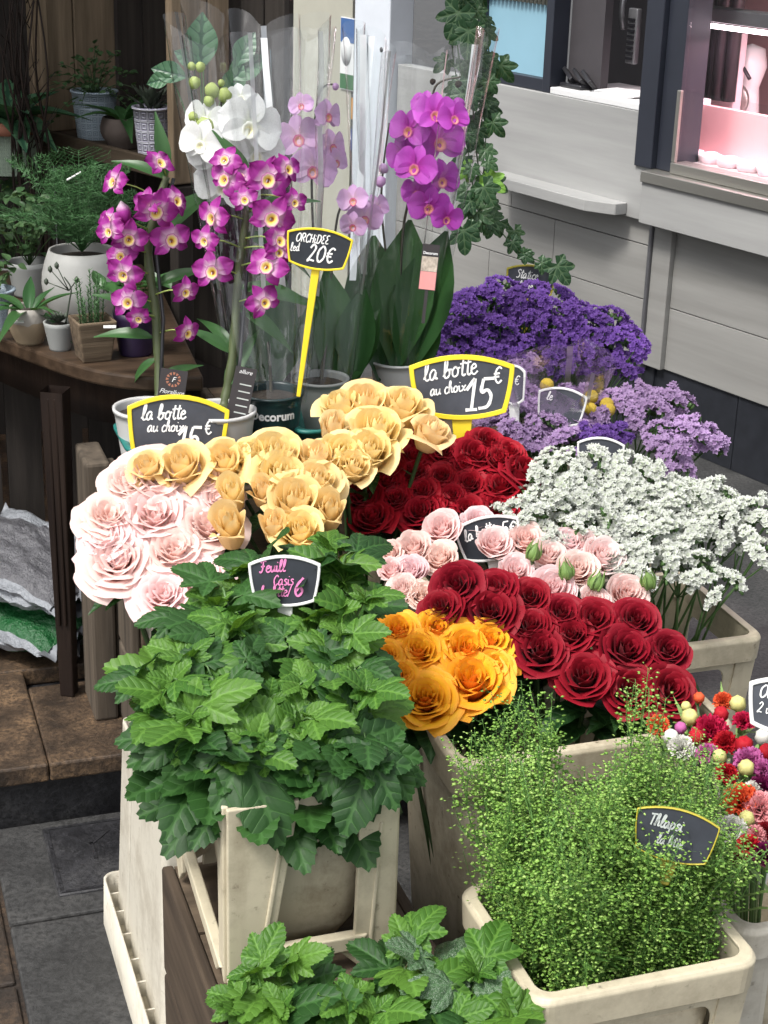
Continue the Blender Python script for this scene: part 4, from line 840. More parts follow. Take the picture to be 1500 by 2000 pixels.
def statice(key, tip, bp, label, group, seed, n=7, spread=0.05, cs=1.0):
    random.seed(seed); root = thing('statice_stem', label, 'statice', TR(bp), group); tl = tip-bp
    ax = (tl.normalized()*0.8+UPV*0.3).normalized(); tocam = (CAMP-tip).normalized()
    fork = tl - ax*0.10; b = MB(); b.tube(spline([(0, 0, 0), fork*0.5, fork], 4), 0.0026, 0.0022, 5); col = U(0.62, 1.0) if key != 'white' else U(0.85, 1.0)
    x = ax.orthogonal().normalized(); y = ax.cross(x)
    for k in range(n):
        a = k*2.4+U(0, 1); rr = spread*math.sqrt((k+0.5)/n); q = tl + (x*math.cos(a)+y*math.sin(a))*rr + ax*(U(-.015, .015)-rr*0.45)
        b.tube(spline([fork, fork*0.4+q*0.6-ax*0.01, q], 3), 0.0016, 0.0012, 4)
        nz = (UPV*0.6+tocam*0.45+(q-tl)*6+Vector((U(-.25, .25), U(-.25, .25), 0))).normalized()
        Mx = TR(q) @ align(nz, U(0, 3.14)) @ SCL(cs*U(0.85, 1.25))
        ob('flower_cluster', SCL_[key][k % 4], root, Mx, (col, col, col, 1)); ob('calyx_row', SGR[k % 2], root, Mx @ TR((0, 0, -0.006)))
    b.ob('stem', M['stem'], root); return root
PUR = [(885,590),(930,565),(975,555),(1020,570),(1065,560),(1100,590),(1150,615),(1200,620),(1225,655),(880,640),(925,620),(970,610),(1015,615),(1055,610),(1095,640),(1140,660),(1180,670),(1215,690),(850,690),(900,680),(950,665),(1000,660),(1050,665),(1100,690),(1160,640),(1010,590),(860,610),(1130,700),(830,715)]
PURN = rows(PUR, 4)
for i, (u, v) in enumerate(PUR): statice('purple', P(u, v, z=sub([(720,.61),(550,.76)], v)), W(1.42, 3.13, .2)+Vector((U(-.05, .05), U(-.05, .05), 0)), 'deep purple statice, %s of its bunch' % PURN[i], 'purple statice', 2000+i, 6, 0.062, 0.98)
LIL = [(1010,715),(990,780),(1030,760),(1075,790),(1110,775),(1140,810),(1065,830),(1010,820),(1110,850),(980,850),(1250,760),(1225,785),(1270,800),(1310,770),(1345,840),(1300,850),(1370,840),(1320,890),(1020,870),(960,800)]
LILN = rows(LIL, 3)
for i, (u, v) in enumerate(LIL): statice('lilac', P(u, v, z=sub([(900,.58),(720,.655)], v)), W(1.36, 2.78, .2)+Vector((U(-.05, .05), U(-.05, .05), 0)), 'lilac statice, %s of its bunch' % LILN[i], 'lilac statice', 2100+i, 6, 0.045, 1.0)
for i, (u, v) in enumerate(((1160,855),(1200,850),(1180,835))): statice('purple', P(u, v, z=0.60), W(1.36, 2.78, .2), 'short violet statice stem among the lilac, %s' % ['left one', 'right one', 'middle one'][i], 'violet stems among the lilac', 2190+i, 5, 0.03, 0.9)
WHI = [(1080,900),(1130,890),(1110,920),(1170,905),(1220,900),(1245,915),(1060,945),(1020,985),(1100,965),(1160,950),(1210,945),(1265,940),(1310,935),(1350,945),(1390,960),(1045,1020),(1100,1010),(1150,1000),(1200,990),(1250,985),(1300,980),(1350,985),(1400,990),(1440,985),(1120,1050),(1170,1040),(1220,1030),(1270,1030),(1320,1030),(1370,1020),(1420,1015),(1480,980),(1230,1075),(1280,1080),(1330,1070),(1260,1110),(1390,1110),(1200,1060),(1490,1050),(1340,960),(1185,930)]
WHIN = rows(WHI, 5)
for i, (u, v) in enumerate(WHI): statice('white', P(u, v, z=sub([(1110,.56),(890,.665)], v)), W(1.30, 2.32, .15)+Vector((U(-.06, .06), U(-.06, .06), 0)), 'white statice, %s of its bunch' % WHIN[i], 'white statice', 2200+i, 5, 0.052, 0.86)
for i, (u, v) in enumerate(((1068,752),(1155,775),(1188,800),(1153,800),(1185,790))):
    p = P(u, v, z=0.655-0.0006*(v-752)); bp = W(1.40, 2.80, .2); r = thing('craspedia_stem', 'yellow ball flower, %s among the lilac statice' % ['leftmost and highest', 'small one second from left', 'lowest right one of the cluster', 'half hidden one', 'upper right one of the cluster'][i], 'craspedia', TR(bp), 'yellow craspedia balls')
    b = MB(); b.lathe([(0.001, -1), (0.5, -0.87), (0.87, -0.5), (1, 0), (0.87, 0.5), (0.5, 0.87), (0.001, 1)], 14, wob=lambda a, z: 0.03*math.sin(9*a+z*14)); b.ob('ball', M['craspedia'], r, TR(p-bp) @ SCL(0.014))
    b = MB(); b.tube(spline([(0, 0, 0), (p-bp)*0.6, p-bp], 3), 0.0018, n=5); b.ob('stem', M['stem'], r)

# ------------------------------------------------------------------ fine green sprays (pods on hair-thin stalks)
def thlaspi_mesh(seed, H=0.5):
    random.seed(seed); st = MB(); pd = MB()
    lean = [(0, 0, 0), (U(-.01, .01), U(-.01, .01), H*0.35), (U(-.03, .03), U(-.03, .03), H*0.7), (U(-.05, .05), U(-.05, .05), H)]
    main = spline(lean, 8); st.tube(main, 0.0016, 0.0006, 4)
    def pods(pts, n, hang):
        for i in range(n):
            f = (i+U(0, 1))/n; q = pts[min(len(pts)-1, int(f*(len(pts)-1)))].lerp(pts[min(len(pts)-1, int(f*(len(pts)-1))+1)], (f*(len(pts)-1)) % 1)
            a = i*2.4+U(-.4, .4); d = Vector((math.cos(a), math.sin(a), U(0.0, 0.7))).normalized(); l = U(0.008, 0.014); e = q+d*l
            st.add([q+Vector((0.0004, 0, 0)), q-Vector((0.0004, 0, 0)), e], [(0, 1, 2)])
            r = U(0.0025, 0.0042)*(1.05-0.4*f); x = d.orthogonal().normalized(); y = d.cross(x); rot = U(0, PI); x, y = x*math.cos(rot)+y*math.sin(rot), d.cross(x*math.cos(rot)+y*math.sin(rot))
            c = e+d*r; tv = U(0.1, 1.0)
            pd.add([c+d*r*1.15, c+x*r, c-d*r, c-x*r, c+y*r*0.45, c-y*r*0.45], [(0, 1, 4), (1, 2, 4), (2, 3, 4), (3, 0, 4), (1, 0, 5), (2, 1, 5), (3, 2, 5), (0, 3, 5)], [tv]*6)
    pods(main[int(len(main)*0.62):], 26, 0)
    for k in range(11):
        f = 0.22+0.065*k; q = main[int(f*(len(main)-1))]; a = k*2.4+U(-.5, .5); l = U(0.06, 0.11)*(1.25-0.5*f); d = Vector((math.cos(a), math.sin(a), 0))
        br = spline([q, q+d*l*0.22+Vector((0, 0, l*0.5)), q+d*l*0.28+Vector((0, 0, l*1.2))], 5); st.tube(br, 0.0008, 0.0004, 3); pods(br[1:], 27, 0)
    for k in range(5):
        f = 0.1+0.12*k; q = main[int(f*(len(main)-1))]; a = U(0, 6.28); d = Vector((math.cos(a), math.sin(a), 0.8)).normalized(); w = d.cross(UPV).normalized()*0.003
        st.add([q-w*0.3, q+w*0.3, q+d*0.025+w, q+d*0.025-w, q+d*0.05], [(0, 1, 2, 3), (3, 2, 4)])
    return st.mesh('stalk', M['thlstem']), pd.mesh('seed_pods', M['thl'])
THL = [thlaspi_mesh(i*5+1) for i in range(7)]
random.seed(77); CLUMPS = []
for ci in range(5):
    for cj in range(4): CLUMPS.append((0.715+0.195*(ci+.5+U(-.3, .3))/5, 1.42+0.15*(cj+.5+U(-.3, .3))/4, U(-1, 1), U(.85, 1.12)))
for i in range(140):
    ca_, cd_, cl_, ch_ = CLUMPS[i % 20]; a = ca_+.008+U(-.012, .012); d = cd_+U(-.012, .012); fa = (ca_-.715)/.195; fd = (cd_-1.42)/.15
    bp = W(a, d, 0.30); out = E1*((fa-0.45)*0.30+cl_*.05) + E2*((fd-0.35)*0.22)
    h = U(0.46, 0.60)*ch_*(1-0.4*(0.5-fd)) if i > 4 else 0.68
    r = thing('cress_spray', 'fine green spray of round seed pods in the front bucket', 'green spray', TR(bp), 'fine green sprays in the front bucket')
    Mx = align((UPV+out*U(0.8, 1.0)+Vector((U(-.04, .04), U(-.04, .04), 0))).normalized(), U(0, 6.28)) @ SCL((1.0, 1.0, h))
    st_, pd_ = THL[i % 7]; ob('stalk', st_, r, Mx); tag(ob('seed_pods', pd_, r, Mx), kind='stuff')

# ------------------------------------------------------------------ mixed carnations at the right edge
def carnation(seed, n=42):
    random.seed(seed); b = MB()
    for i in range(n):
        q = (i+0.5)/n; el = 1.5-1.25*q; a = i*2.4; d = Vector((math.cos(a)*math.cos(el), math.sin(a)*math.cos(el), math.sin(el))); x = d.cross(UPV); x = x.normalized() if x.length > 0.01 else Vector((1, 0, 0)); y = d.cross(x); tw = U(0, PI) if q < 0.5 else U(-.4, .4); x, y = x*math.cos(tw)+y*math.sin(tw), y*math.cos(tw)-x*math.sin(tw)
        def f(s, t, d=d, x=x, y=y, i=i):
            zz = (0.12 if int(round((s+1)*5)) % 2 else -0.04)*t*t
            return d*(0.15+0.68*t+zz) + x*s*(0.06+0.50*t) + y*(0.13*t*math.sin(s*7+i)+0.12*t*t), t
        g = grid(11, 4, f); b.add(g[0], g[1], g[2])
    return b.mesh('bloom', M['carn'])
CARN = [carnation(i*3+2) for i in range(3)]
def cbud():
    b = MB(); b.lathe([(0.35, -0.2), (0.62, 0.2), (0.6, 0.6), (0.45, 0.9), (0.18, 1.0), (0.01, 0.92)], 12, wob=lambda a, z: 0.10*math.sin(5*a+z*5)); b.t = [min(1, max(0, v.z)) for v in b.V]; return b.mesh('bloom', M['carn'])
CBUD = cbud()
CC = {'or': (0.85, 0.14, 0.05), 'rd': (0.55, 0.015, 0.03), 'cr': (0.62, 0.02, 0.09), 'ye': (0.80, 0.76, 0.30), 'wh': (0.88, 0.87, 0.80), 'mg': (0.62, 0.16, 0.42), 'pk': (0.88, 0.40, 0.42), 'pu': (0.16, 0.008, 0.07), 'dr': (0.28, 0.01, 0.02)}
CN = {'or': 'orange-red', 'rd': 'red', 'cr': 'crimson', 'ye': 'pale yellow', 'wh': 'white', 'mg': 'magenta pink', 'pk': 'salmon pink', 'pu': 'dark purple', 'dr': 'dark red'}
CR = [(1365,1363,24,'or','b'),(1412,1366,36,'or',''),(1441,1375,34,'ye','b'),(1408,1395,32,'rd','b'),(1347,1401,36,'ye','b'),(1453,1404,40,'cr',''),(1390,1420,66,'cr',''),(1329,1422,26,'mg','b'),(1285,1414,42,'or',''),(1417,1446,46,'rd',''),(1332,1455,50,'wh',''),(1381,1468,42,'mg',''),(1405,1478,30,'ye','b'),(1453,1456,38,'rd','b'),(1461,1480,56,'mg',''),(1457,1500,34,'ye','b'),(1420,1508,42,'rd',''),(1492,1500,40,'mg',''),(1489,1538,56,'pu',''),(1447,1557,72,'or',''),(1485,1574,70,'pk',''),(1430,1614,62,'wh',''),(1458,1600,34,'ye','b'),(1478,1626,36,'pk',''),(1461,1648,42,'rd',''),(1489,1664,50,'pu',''),(1440,1676,34,'dr',''),(1498,1470,36,'rd','b'),(1497,1620,40,'dr',''),(1490,1440,34,'wh','b'),(1360,1440,34,'rd','b'),(1310,1440,34,'wh','b'),(1340,1380,22,'ye','b'),(1475,1540,40,'wh','')]
cnt_ = {}; CRN = rows(CR, 5)
for i, (u, v, dpx, c, fl) in enumerate(CR):
    random.seed(3000+i); p = P(u, v, z=sub([(1680,.50),(1360,.55)], v)); bp = W(1.12, 1.60, .15)+Vector(((p-W(1.12, 1.60, .15)).x*.4, (p-W(1.12, 1.60, .15)).y*.4, 0)); cnt_[c] = cnt_.get(c, 0)+1
    rad = 0.5*dpx*(p-CAMP).length/FPX*1.12; ax = (UPV*0.8+(CAMP-p).normalized()*0.6+Vector((U(-.3, .3), U(-.3, .3), 0))).normalized()
    r = thing('carnation', '%s carnation %s, %s of the mixed bunch' % (CN[c], 'bud' if fl else 'bloom', CRN[i]), 'carnation', TR(bp), 'mixed carnations')
    Mx = TR(p-bp-ax*rad*0.5) @ align(ax, U(0, 6.28)) @ SCL(rad); ob('bloom', CBUD if fl else CARN[i % 3], r, Mx @ (SCL(1.3) if fl else Matrix()), (*CC[c], 1))
    b = MB(); b.lathe([(0.08, -1.3), (0.3, -1.15), (0.36, -0.4), (0.45, 0.15), (0.3, 0.1)], 10, wob=lambda a, z: 0.1*math.cos(5*a)); b.ob('calyx', M['budg'], r, Mx)
    b = MB(); b.tube(spline([(0, 0, 0), (p-bp)*0.55, p-bp-ax*rad*1.4], 4), 0.0022, n=5)
    b.ob('stem', M['stem'], r)
    for k in range(2):
        a = U(0, 6.28); q = p-bp-ax*U(0.05, 0.10); d = (Vector((math.cos(a), math.sin(a), 0.7))).normalized(); w = d.cross(UPV).normalized()*0.003; b = MB(); b.add([q-w, q+w, q+d*0.04+w*1.3, q+d*0.04-w*1.3, q+d*0.08+UPV*-0.01], [(0, 1, 2, 3), (3, 2, 4)]); b.ob('leaf', M['budg'], r)

# ------------------------------------------------------------------ handwritten slate signs
G = {
'l': (.52, [[(0,.15),(.3,.9),(.38,1.6),(.25,1.75),(.15,1.4),(.13,.3),(.28,0),(.5,.12)]]), 'a': (.82, [[(.6,.75),(.35,.95),(.08,.6),(.1,.12),(.35,.05),(.6,.7),(.58,.15),(.8,.1)]]),
'b': (.78, [[(0,.15),(.3,.9),(.36,1.6),(.22,1.75),(.13,1.3),(.12,.2),(.35,0),(.58,.3),(.5,.75),(.2,.6)],[(.5,.75),(.78,.72)]]), 'o': (.78, [[(.35,.95),(.08,.6),(.15,.08),(.5,.1),(.6,.6),(.35,.95),(.5,.75),(.8,.8)]]),
't': (.5, [[(.3,1.6),(.22,.3),(.35,0),(.55,.15)],[(0,1.1),(.55,1.2)]]), 'e': (.65, [[(.05,.45),(.5,.65),(.35,.95),(.1,.7),(.12,.15),(.4,0),(.68,.25)]]),
'u': (.8, [[(.05,.9),(.1,.2),(.3,.02),(.55,.4),(.6,.9),(.6,.2),(.8,.08)]]), 'c': (.62, [[(.55,.8),(.35,.95),(.1,.6),(.15,.1),(.4,0),(.65,.2)]]),
'h': (.75, [[(0,.1),(.28,.9),(.35,1.6),(.22,1.75),(.13,1.2),(.1,0)],[(.1,.4),(.35,.9),(.5,.7),(.5,.15),(.75,.1)]]), 'i': (.42, [[(.1,.9),(.12,.15),(.3,.02),(.42,.15)],[(.15,1.3),(.2,1.38)]]),
'x': (.72, [[(.05,.85),(.3,.6),(.4,.2),(.65,.05)],[(.65,.9),(.05,.02)]]), 's': (.6, [[(.5,.8),(.3,.95),(.12,.72),(.45,.4),(.4,.05),(.1,.05)]]), 'd': (.8, [[(.55,.7),(.3,.9),(.08,.5),(.15,.05),(.45,.15),(.6,1.7),(.6,.1),(.8,.1)]]),
'p': (.8, [[(.1,.9),(.12,-.7)],[(.12,.6),(.4,.95),(.6,.55),(.4,.08),(.12,.2)]]), 'n': (.8, [[(.08,.9),(.1,0)],[(.1,.5),(.4,.95),(.58,.6),(.58,.1),(.8,.1)]]), 'r': (.6, [[(.08,.9),(.1,0)],[(.1,.5),(.3,.9),(.58,.85)]]),
'1': (.72, [[(.0,1.15),(.42,1.8)],[(.42,1.8),(.42,0)],[(.08,0),(.75,0)]]), '5': (.95, [[(.8,1.75),(.2,1.75)],[(.2,1.75),(.15,1.0),(.5,1.1),(.75,.7),(.6,.15),(.1,.05)]]), '2': (.95, [[(.1,1.4),(.35,1.8),(.65,1.5),(.5,.9),(.1,.05),(.35,.15),(.8,.05)]]),
'0': (1.0, [[(.45,1.75),(.1,1.2),(.12,.4),(.42,.0),(.78,.5),(.75,1.35),(.45,1.75)]]), '6': (.95, [[(.65,1.75),(.2,1.1),(.12,.4),(.42,0),(.75,.4),(.5,.85),(.15,.5)]]), '€': (.9, [[(.8,1.4),(.5,1.6),(.2,1.2),(.2,.4),(.5,.05),(.8,.3)],[(.0,1.0),(.6,1.0)],[(.0,.68),(.55,.68)]]),
'O': (.95, [[(.45,1.6),(.1,1.1),(.15,.3),(.45,0),(.8,.5),(.75,1.3),(.45,1.6)]]), 'R': (.85, [[(.1,1.6),(.12,0)],[(.1,1.55),(.5,1.6),(.65,1.2),(.5,.85),(.15,.8)],[(.3,.8),(.7,0)]]), 'C': (.8, [[(.7,1.3),(.45,1.6),(.1,1.0),(.2,.2),(.45,0),(.72,.3)]]), 'H': (.85, [[(.1,1.6),(.12,0)],[(.65,1.6),(.65,0)],[(.1,.8),(.65,.85)]]),
'D': (.9, [[(.1,1.6),(.12,0)],[(.0,1.55),(.5,1.5),(.75,.9),(.5,.1),(.05,0)]]), 'E': (.75, [[(.6,1.55),(.3,1.6),(.12,1.25),(.4,.85)],[(.4,.85),(.1,.5),(.25,.05),(.62,.15)]]), 'F': (.85, [[(.0,1.4),(.3,1.65),(.8,1.6)],[(.4,1.6),(.35,.3),(.1,0),(-.05,.2)],[(.1,.85),(.65,.9)]]), 'S': (.8, [[(.7,1.4),(.45,1.65),(.15,1.3),(.6,.75),(.5,.1),(.05,.1)]]), 'T': (.85, [[(0,1.55),(.85,1.65)],[(.45,1.6),(.4,0)]]), '/': (.5, [[(.45,1.7),(.05,-.1)]]), ' ': (.5, []), '.': (.3, [[(.1,0),(.14,.06)]]),
}
def handwrite(txt, size, wgt, mat, slant=0.18, name='lettering'):
    b = MB(); x0 = 0.0
    for ch in txt:
        adv, st = G[ch]
        for s in st:
            pts = [Vector((x0+x+y*slant, y, 0))*size for x, y in s]; pts = spline(pts, 5) if len(pts) > 2 else [pts[0].lerp(pts[1], k/3) for k in range(4)]
            V = []; n = len(pts)
            for i, p in enumerate(pts):
                d = (pts[min(n-1, i+1)]-pts[max(0, i-1)]).normalized(); q = Vector((-d.y, d.x, 0))*wgt*0.5*(0.85+0.3*noise.noise(p*300))
                V += [p+q, p-q, p+q+Vector((0, 0, .0005)), p-q+Vector((0, 0, .0005))]
            F = [(4*i+2, 4*i+3, 4*i+7, 4*i+6) for i in range(n-1)]+[(4*i, 4*i+2, 4*i+6, 4*i+4) for i in range(n-1)]+[(4*i+3, 4*i+1, 4*i+5, 4*i+7) for i in range(n-1)]
            b.add(V, F)
        x0 += adv
    return b.mesh(name, mat, False), x0*size
def outline(w, h, n=10):
    pts = []
    def q(p0, p1, p2): 
        for k in range(n): t = k/n; pts.append(((1-t)**2*p0[0]+2*t*(1-t)*p1[0]+t*t*p2[0], (1-t)**2*p0[1]+2*t*(1-t)*p1[1]+t*t*p2[1]))
    tl, tr, br, bl = (-.5*w, .33*h), (.5*w, .33*h), (.42*w, -.38*h), (-.42*w, -.38*h)
    q(tl, (0, .66*h), tr); q(tr, (.49*w, 0), br); q(br, (0, -.60*h), bl); q(bl, (-.49*w, 0), tl); return pts
def sign(u, v, s, wpx, hpx, roll, fr, board, lines, label, stake=0.15, lean=0.15, yaw=0.0, fw=0.055, stakew=0.010, stakemat=None):
    c = P(u, v, s=s); w, h = wpx*s/FPX, hpx*s/FPX
    z = (CAMP-c); z.z *= (0.35+lean); z = (Matrix.Rotation(yaw, 3, 'Z') @ z).normalized(); x = UPV.cross(z).normalized(); y = z.cross(x)
    root = thing('price_sign', label, 'price sign', frame(x, y, z, c) @ Matrix.Rotation(math.radians(roll), 4, 'Z'), 'slate price signs')
    o1 = outline(w, h); k = (w-2*fw*h)/w; o2 = [(a*k, b_*(h-2*fw*h)/h) for a, b_ in o1]; n = len(o1)
    b = MB(); b.add([(a, b_, .003) for a, b_ in o1]+[(a, b_, .003) for a, b_ in o2]+[(a, b_, -.003) for a, b_ in o1]+[(a, b_, -.003) for a, b_ in o2],
        [(i, (i+1) % n, n+(i+1) % n, n+i) for i in range(n)]+[(n+i, n+(i+1) % n, 3*n+(i+1) % n, 3*n+i) for i in range(n)]+[((i+1) % n, i, 2*n+i, 2*n+(i+1) % n) for i in range(n)]); bev(b.ob('frame', M[fr], root, smooth=False), 0.0008, 1)
    b = MB(); b.add([(a, b_, .0005) for a, b_ in o2]+[(a, b_, -.0025) for a, b_ in o2], [tuple(range(n))[::-1], tuple(range(n, 2*n))]+[(i, (i+1) % n, n+(i+1) % n, n+i) for i in range(n)]); b.F[0] = tuple(range(n)); b.ob('slate', M[board], root, smooth=False)
    for (txt, fx, fy, sz, wg, mt, rot) in lines:
        m, tw = handwrite(txt, sz*h, wg*h, M[mt]); ob('lettering', m, root, TR((fx*w, fy*h, .0012)) @ Matrix.Rotation(math.radians(rot), 4, 'Z'))
    if stake:
        b = MB(); b.add([(-stakew, -.47*h, -.002), (stakew, -.47*h, -.002), (stakew*.5, -.47*h-stake, -.002), (-stakew*.5, -.47*h-stake, -.002), (-stakew, -.47*h, -.006), (stakew, -.47*h, -.006), (stakew*.5, -.47*h-stake, -.006), (-stakew*.5, -.47*h-stake, -.006)], [(3,2,1,0),(4,5,6,7),(0,1,5,4),(1,2,6,5),(2,3,7,6),(3,0,4,7)]); bev(b.ob('stake', M[stakemat or fr], root, smooth=False), 0.001, 1)
    return root
LB = [('la botte', -.36, .17, .105, .024, 'chalk', 4), ('au choix', -.30, .03, .08, .019, 'chalk', 3), ('15', -.02, -.19, .17, .04, 'chalk', 0), ('€', .26, .02, .105, .024, 'chalk', 6)]
sign(347, 850, 2.775, 196, 160, -3, 'yellow', 'slatel', LB, 'yellow-framed slate reading la botte au choix behind the pink roses', 0.2)
sign(902, 757, 2.90, 205, 130, 3, 'yellow', 'slatel', [('la botte', -.36, .10, .16, .030, 'chalk', 8), ('au choix', -.30, -.12, .10, .024, 'chalk', 8), ('15', .02, -.34, .26, .055, 'chalk', 3), ('€', .30, .05, .15, .032, 'chalk', 8)], 'large yellow-framed slate reading 15 euros above the red roses', 0.10, stakew=0.018, fw=0.075)
sign(622, 487, 2.80, 128, 82, -7, 'yellow', 'slate', [('ORCHiDEE', -.36, .12, .125, .03, 'chalk', 2), ('led', -.42, -.12, .11, .025, 'chalk', 8), ('20€', -.16, -.30, .22, .05, 'chalk', 2)], 'slate reading orchidee 20 euros on a tall yellow stake', 0.22, fw=0.05, stakew=0.007)
sign(1036, 552, 3.72, 98, 70, -4, 'olive', 'slatel', [('Statice', -.30, .10, .14, .03, 'chalk', 0), ('la botte', -.38, -.18, .12, .026, 'chalk', 0)], 'slate reading Statice half hidden behind the purple flowers', 0.2)
sign(556, 1135, 2.16, 142, 104, 2, 'whitep', 'slate', [('Feuill', -.34, .16, .13, .03, 'pinkpen', 4), ('Casis', -.16, -.08, .12, .026, 'pinkpen', 2), ('la btte/', -.34, -.30, .12, .026, 'pinkpen', 2), ('6', .12, -.28, .20, .05, 'pinkpen', 0)], 'white-framed slate with pink writing in the blackcurrant leaves', 0.15, yaw=-0.1)
sign(955, 1052, 2.69, 128, 92, 14, 'whitep', 'slate', [('la botte', -.36, .02, .14, .032, 'chalk', 10), ('5€', .20, .0, .17, .034, 'chalk', 0)], 'white-framed slate tilted behind one pink spray rose', 0.15)
sign(1318, 1632, 1.955, 158, 105, -6, 'olive', 'slate', [('Thlapsi', -.34, .10, .13, .035, 'greypen', 0), ('la btte', -.2, -.2, .11, .028, 'greypen', 0)], 'slate with thin yellow rim sunk in the fine green sprays', 0.03, fw=0.025)
sign(1535, 1380, 2.15, 145, 112, 0, 'whitep', 'slatel', [('Oeillet', -.36, .10, .14, .03, 'chalk', 0), ('2 u', -.36, -.16, .10, .022, 'chalk', 0)], 'white-framed slate cut by the right image edge over carnations', 0.2, fw=0.07)
sign(1096, 795, 3.18, 96, 78, -5, 'whitep', 'slatel', [('le', -.32, .14, .12, .026, 'chalk', 0)], 'white-framed slate among the lilac statice', 0.15)
sign(1172, 892, 2.98, 92, 78, 0, 'whitep', 'slatel', [('2 €', -.2, .0, .14, .026, 'chalk', 0)], 'white-framed slate just behind the white statice', 0.15)
sign(1004, 752, 3.14, 46, 80, 4, 'whitep', 'slatel', [('€', .0, .0, .14, .026, 'chalk', 0)], 'small white-framed slate half behind the large yellow sign', 0.15)

# ------------------------------------------------------------------ pots, plants and furniture on the left
def potmesh(r0, r1, h, lip=0.0, wall=0.004, n=28, wob=None, bulge=0.0):
    b = MB(); prof = [(0.001, 0), (r0*0.96, 0), (r0, 0.004)]
    for k in range(1, 7): t = k/6; prof.append((r0+(r1-r0)*t+bulge*math.sin(PI*t), 0.004+(h-0.004)*t))
    if lip: prof[-1] = (r1, h-lip*1.6); prof += [(r1+lip*0.5, h-lip*1.5), (r1+lip*0.5, h)]
    prof += [(r1-wall+lip*0.3, h), (r1-wall, h-0.004), (r1-wall-0.004, h*0.75)]
    b.lathe(prof, n, wob=wob); return b
def soil(r, z): b = MB(); b.lathe([(0.001, z+0.004), (r*0.5, z+0.003), (r, z-0.002)], 18, wob=lambda a, zz: 0.02*math.sin(5*a)); return b
# ---- half round table
TC = W(0.70, 3.20, 0.0); TR_ = 0.46
tb = thing('round_table', 'dark wooden half-round table carrying small potted plants', 'table', FD @ TR((0.0, 0.0, 0.12)))
import bisect
def curve_edge(off=0.0, n=26):
    # measured front edge of the top, continued as a smooth arc
    c = [(0.10, 3.50), (0.20, 3.24), (0.286, 3.058), (0.353, 2.927), (0.383, 2.872), (0.433, 2.805), (0.506, 2.752), (0.60, 2.735)]
    pts = spline([(a, d, 0) for a, d in c], 4); cx = Vector((0.62, 3.35, 0)); return [p+(cx-p).normalized()*off for p in pts]
e0 = curve_edge(); back = [Vector((0.655, 3.40, 0)), Vector((0.655, 3.60, 0)), Vector((0.10, 3.72, 0))]
e0 = [p for p in e0 if p.x < 0.652]
def slabpoly(pts, z0, z1): 
    n = len(pts); return [(p.x, p.y, z0) for p in pts]+[(p.x, p.y, z1) for p in pts], [tuple(range(n))[::-1], tuple(range(n, 2*n))]+[(i, (i+1) % n, (i+1) % n+n, i+n) for i in range(n)]
b = MB(); b.add(*slabpoly(e0+back, 0.602, 0.63)); bev(b.ob('table_top', M['woodt'], tb, smooth=False), 0.005)
ap = curve_edge(0.03); ap2 = curve_edge(0.05); b = MB(); n = len(ap)
b.add([(p.x, p.y, 0.525) for p in ap]+[(p.x, p.y, 0.601) for p in ap]+[(p.x, p.y, 0.525) for p in ap2]+[(p.x, p.y, 0.601) for p in ap2], [(i, i+1, n+i+1, n+i) for i in range(n-1)]+[(i+1, i, 2*n+i, 2*n+i+1) for i in range(n-1)]+[(2*n+i+1, 2*n+i, 3*n+i, 3*n+i+1) for i in range(n-1)]); b.ob('apron', M['woodd'], tb)
for (a, d) in ((0.352, 2.812+0.10), (0.12, 3.42), (0.60, 3.50)):
    b = MB(); k0 = [(-.019, -.019), (.019, -.019), (.019, .019), (-.019, .019)]
    b.add([(x*0.72, y*0.72, 0) for x, y in k0]+[(x*1.02, y*1.02, 0.45) for x, y in k0]+[(x*1.1, y*1.1, 0.6) for x, y in k0], [(3,2,1,0)]+[(i, (i+1) % 4, 4+(i+1) % 4, 4+i) for i in range(4)]+[(4+i, 4+(i+1) % 4, 8+(i+1) % 4, 8+i) for i in range(4)]); 
    for x in (-.006, .006): b.box(x-.003, x+.003, -.0215, -.013, 0.15, 0.59)
    bev(b.ob('leg', M['woodd'], tb, TR((a, d-0.10 if a == 0.352 else d, 0)) @ Matrix.Rotation(-0.5, 4, 'Z'), smooth=False), 0.004)
for i in range(6):
    b = MB(); b.box(0.14+0.085*i, 0.21+0.085*i, 3.30, 3.32, 0.0, 0.6); b.ob('back_board', M['woodk'], tb, smooth=False)
def strap_leaf_set(root, z, n, L, mat, up=0.9, wd=0.10, seed=0, droop=0.5, margin=False, spread=0.01):
    random.seed(seed); ms = [leaf_simple(1, wd, droop*(0.5+0.6*i), 0.3, seed=i, nt=9, wmax=0.4, mat=mat) for i in range(3)]
    for i in range(n):
        a = i*2.4+U(-.3, .3); e = U(0.45, 1.0)*up; d = Vector((math.cos(a)*math.cos(e), math.sin(a)*math.cos(e), math.sin(e)))
        put_leaf(ms[i % 3], root, Vector((math.cos(a)*spread, math.sin(a)*spread, z)), d, (UPV*math.cos(e)*1.2-Vector((math.cos(a), math.sin(a), 0))*math.sin(e)+UPV*0.1), L*U(0.75, 1.15))
